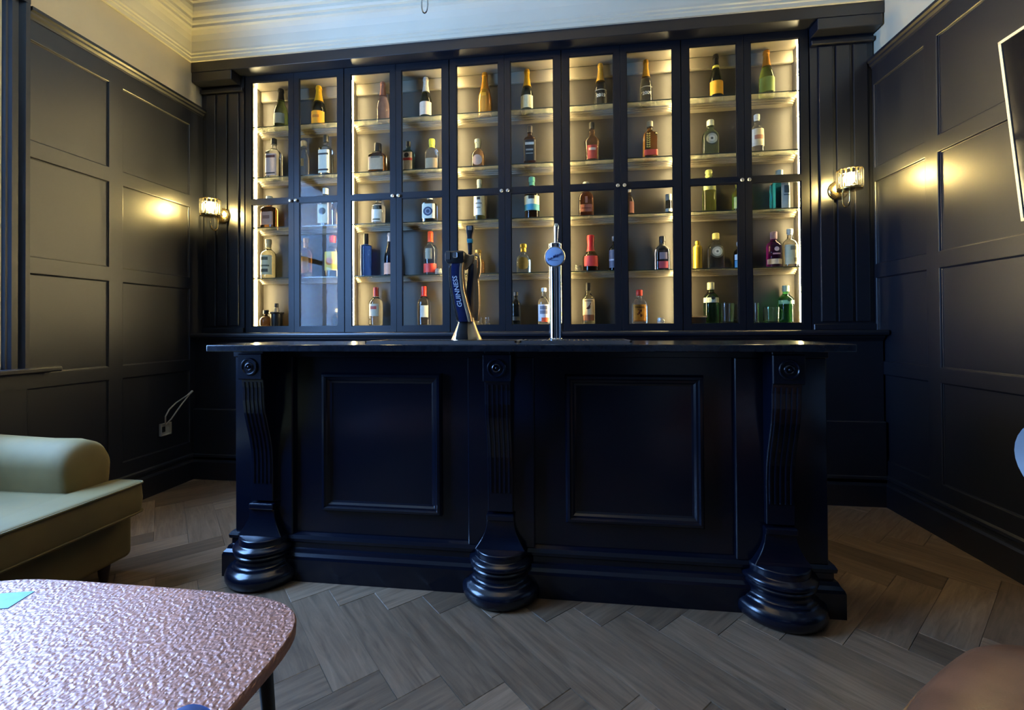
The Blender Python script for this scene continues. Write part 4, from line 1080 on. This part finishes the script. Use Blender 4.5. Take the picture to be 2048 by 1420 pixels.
def table_ring(z, ins):
    out = []
    hx, hy, n = .505-ins, .352-ins, 64
    for i in range(n):
        a = 2*math.pi*i/n; e = 2/5.2
        c, s = math.cos(a), math.sin(a)
        x = hx*math.copysign(abs(c)**e, c); y = hy*math.copysign(abs(s)**e, s)
        out.append((x, y-.0, z))
    return out
bm = bmesh.new(); rings(bm, [table_ring(TT-.030, .006), table_ring(TT-.028, .001), table_ring(TT-.006, 0), table_ring(TT-.001, .003), table_ring(TT, .008)])
obj('copper_top', bm, COPPER, tb, smooth=True)
bm = bmesh.new(); rings(bm, [table_ring(TT-.055, .03), table_ring(TT-.031, .02)]); obj('underframe', bm, BLACKP, tb)
for x, y in ((.40, .26), (-.40, .26), (.40, -.26), (-.40, -.26)):
    bm = bmesh.new(); tube(bm, [(x, y, TT-.05), (x*1.03, y*1.03, .25), (x*1.08, y*1.08, 0)], [.018, .014, .010], 10); obj('leg', bm, BLACKP, tb, smooth=True)
bm = bmesh.new(); bx(bm, -.05, .05, -.035, .035, 0, .0012)
cs = obj('leaflet', bm, mat('leaflet_blue', (.22, .48, .82), .5, noise=.1, nscale=40), loc=(-1.395, .945, TT+.0004)); cs.rotation_euler = (0, 0, .25)
tag(cs, 'pale blue leaflet lying on the copper table at the left edge', 'leaflet')

# ================================================================== CHAIRS at the frame edges
LEATHER = mat('brown_leather', (.22, .098, .050), .33, noise=.2, nscale=9, bump=.12, bscale=260)
lc = thing('leather_armchair', 'brown leather seat cutting into the bottom right corner', 'armchair', (1.0, .80, 0))
outl = [(.56, .86), (.61, .935), (.73, 1.035), (.86, 1.125), (.93, 1.155), (1.02, 1.158), (1.20, 1.15), (1.36, 1.08), (1.43, .90), (1.36, .62), (1.15, .47), (.86, .46), (.64, .56), (.55, .72)]
def smooth_loop(pts, k=4):
    n = len(pts); out = []
    for i in range(n):
        p0, p1, p2, p3 = [Vector(pts[(i+j-1) % n]) for j in range(4)]
        for s in range(k):
            t = s/k
            out.append(.5*((2*p1)+(p2-p0)*t+(2*p0-5*p1+4*p2-p3)*t*t+(3*p1-p0-3*p2+p3)*t**3))
    return out
SL = smooth_loop(outl); cc = sum(SL, Vector((0, 0)))/len(SL)
def lring(z, s): return [(cc.x+(p.x-cc.x)*s-1.0, cc.y+(p.y-cc.y)*s-.80, z) for p in SL]
bm = bmesh.new(); rings(bm, [lring(.20, .90), lring(.21, .95), lring(.27, .975), lring(.33, .985), lring(.395, 1.0), lring(.425, .995), lring(.445, .97), lring(.462, .90), lring(.478, .72), lring(.488, .45), lring(.491, .15)])
obj('seat', bm, LEATHER, lc, smooth='all')
bm = bmesh.new(); tube(bm, lring(.418, 1.002), .006, 6, closed=True); obj('piping', bm, LEATHER, lc, smooth=True)
bm = bmesh.new(); R = []
for i in range(13):
    a = -1.9+2.6*i/12; ca, sa = math.cos(a), math.sin(a)
    R.append([(cc.x-1.0+q*ca, cc.y-.80+q*sa, z) for q, z in ((.40, .25), (.49, .25), (.53, .62), (.51, .68), (.46, .68), (.43, .62))])
rings(bm, R); obj('backrest', bm, LEATHER, lc, smooth=True)
for a in (.8, 2.4, 3.9, 5.5):
    bm = bmesh.new(); lathe(bm, [(.012, 0), (.014, .004), (.024, .21)], 10, (cc.x-1.0+.30*math.cos(a), cc.y-.80+.24*math.sin(a), 0)); obj('leg', bm, WALNUT, lc, smooth=True)

BLUEV = mat('blue_velvet', (.035, .085, .26), .7, sheen=.8, noise=.1, nscale=8)
bc = thing('blue_chair', 'blue velvet chair whose rounded back top just shows at the bottom edge', 'chair', (-.366, .388, 0), math.radians(41.3))
bm = bmesh.new(); R = []
half = [(math.sqrt(max(0, 2*.022*d)) if d < .22 else .0984+(d-.22)*.22, .7905-d) for d in (.0004, .002, .005, .010, .02, .035, .055, .08, .11, .15, .20, .26, .34)]
outl2 = [(-w, z) for w, z in half][::-1]+[(w, z) for w, z in half]
for y, s in ((-.030, .90), (-.026, .97), (-.012, 1.0), (.012, 1.0), (.026, .97), (.030, .90)):
    R.append([(w*s, y, .62+(z-.62)*(.975+.025*s) if z > .62 else z) for w, z in outl2])
rings(bm, R); obj('backrest', bm, BLUEV, bc, smooth=True)
bm = bmesh.new(); lathe(bm, [(.02, .38), (.20, .38), (.21, .40), (.205, .45), (.18, .468), (.002, .475)], 28, (0, -.19, 0)); obj('seat', bm, BLUEV, bc, smooth=True)
for s in (-1, 1):
    bm = bmesh.new(); tube(bm, [(s*.10, 0, .50), (s*.13, -.01, .38), (s*.15, .015, 0)], [.014, .016, .010], 8); obj('leg', bm, WALNUT, bc, smooth=True)
    bm = bmesh.new(); tube(bm, [(s*.13, -.32, .39), (s*.145, -.345, 0)], [.016, .010], 8); obj('leg', bm, WALNUT, bc, smooth=True)

PALE = mat('pale_blue_upholstery', (.24, .27, .30), .6, sheen=.3, noise=.08, nscale=10)
oc = thing('oval_back_chair', 'chair with pale oval upholstered back just showing at the right edge', 'chair', (1.452, 1.362, 0))
bm = bmesh.new(); R = []
for dx, s in ((-.055, .86), (-.066, .95), (-.070, .985), (-.060, 1.0), (-.040, 1.0), (-.030, .985), (-.026, .93)):
    R.append([(dx, .24*s*math.cos(a), .775+.158*s*math.sin(a)) for a in [2*math.pi*i/40 for i in range(40)]])
rings(bm, R); obj('backrest', bm, PALE, oc, smooth=True)
for s in (-1, 1):
    bm = bmesh.new(); tube(bm, [(-.05, s*.16, .66), (-.04, s*.17, .45), (-.05, s*.17, 0)], .013, 8); obj('leg', bm, WALNUT, oc, smooth=True)
box('seat', -.05, .38, -.21, .21, .40, .46, PALE, oc, bevel=.02, seg=3)
for s in (-1, 1):
    bm = bmesh.new(); tube(bm, [(.34, s*.17, .41), (.35, s*.18, 0)], [.018, .011], 8); obj('leg', bm, WALNUT, oc, smooth=True)

# ================================================================== SOCKET and loose CABLE on the left wall
sk = thing('wall_socket', 'small pale socket box low on the left wall panelling', 'socket', (XLF-.013, 2.936, .44))
box('faceplate', 0, .008, -.04, .04, -.042, .042, mat('grey_plastic', (.36, .35, .33), .45), sk, bevel=.002)
bm = bmesh.new()
for (a, b, c, d) in ((-.042, .042, .036, .044), (-.042, .042, -.044, -.036), (-.044, -.036, -.044, .044), (.036, .044, -.044, .044)): bx(bm, .006, .022, a, b, c, d)
obj('surround', bm, MATS['grey_plastic'], sk)
box('switch', .008, .016, -.025, .0, -.02, .02, BLACKP, sk, bevel=.002)
bm = bmesh.new()
sx = XLF+.012
tube(bm, [(sx-.006, 2.930, .475), (sx+.02, 2.905, .50), (sx+.03, 2.895, .54), (sx+.03, 2.925, .585), (sx+.03, 2.985, .625), (sx+.03, 3.06, .655), (sx+.03, 3.105, .675)], .0048, 8)
tube(bm, [(sx-.006, 2.934, .475), (sx+.022, 2.95, .51), (sx+.028, 2.99, .56), (sx+.028, 3.04, .61), (sx+.028, 3.09, .655), (sx+.03, 3.115, .680)], .0048, 8)
o = obj('loose_cable', bm, mat('grey_cable', (.42, .40, .38), .5), smooth=True)
tag(o, 'pair of loose grey cables rising from the socket on the left wall', 'cable')
bm = bmesh.new(); tube(bm, [(sx+.03, 3.085, .662), (sx+.03, 3.13, .690)], [.008, .008], 8); obj('cable_end', bm, MATS['grey_cable'], o, smooth=True)
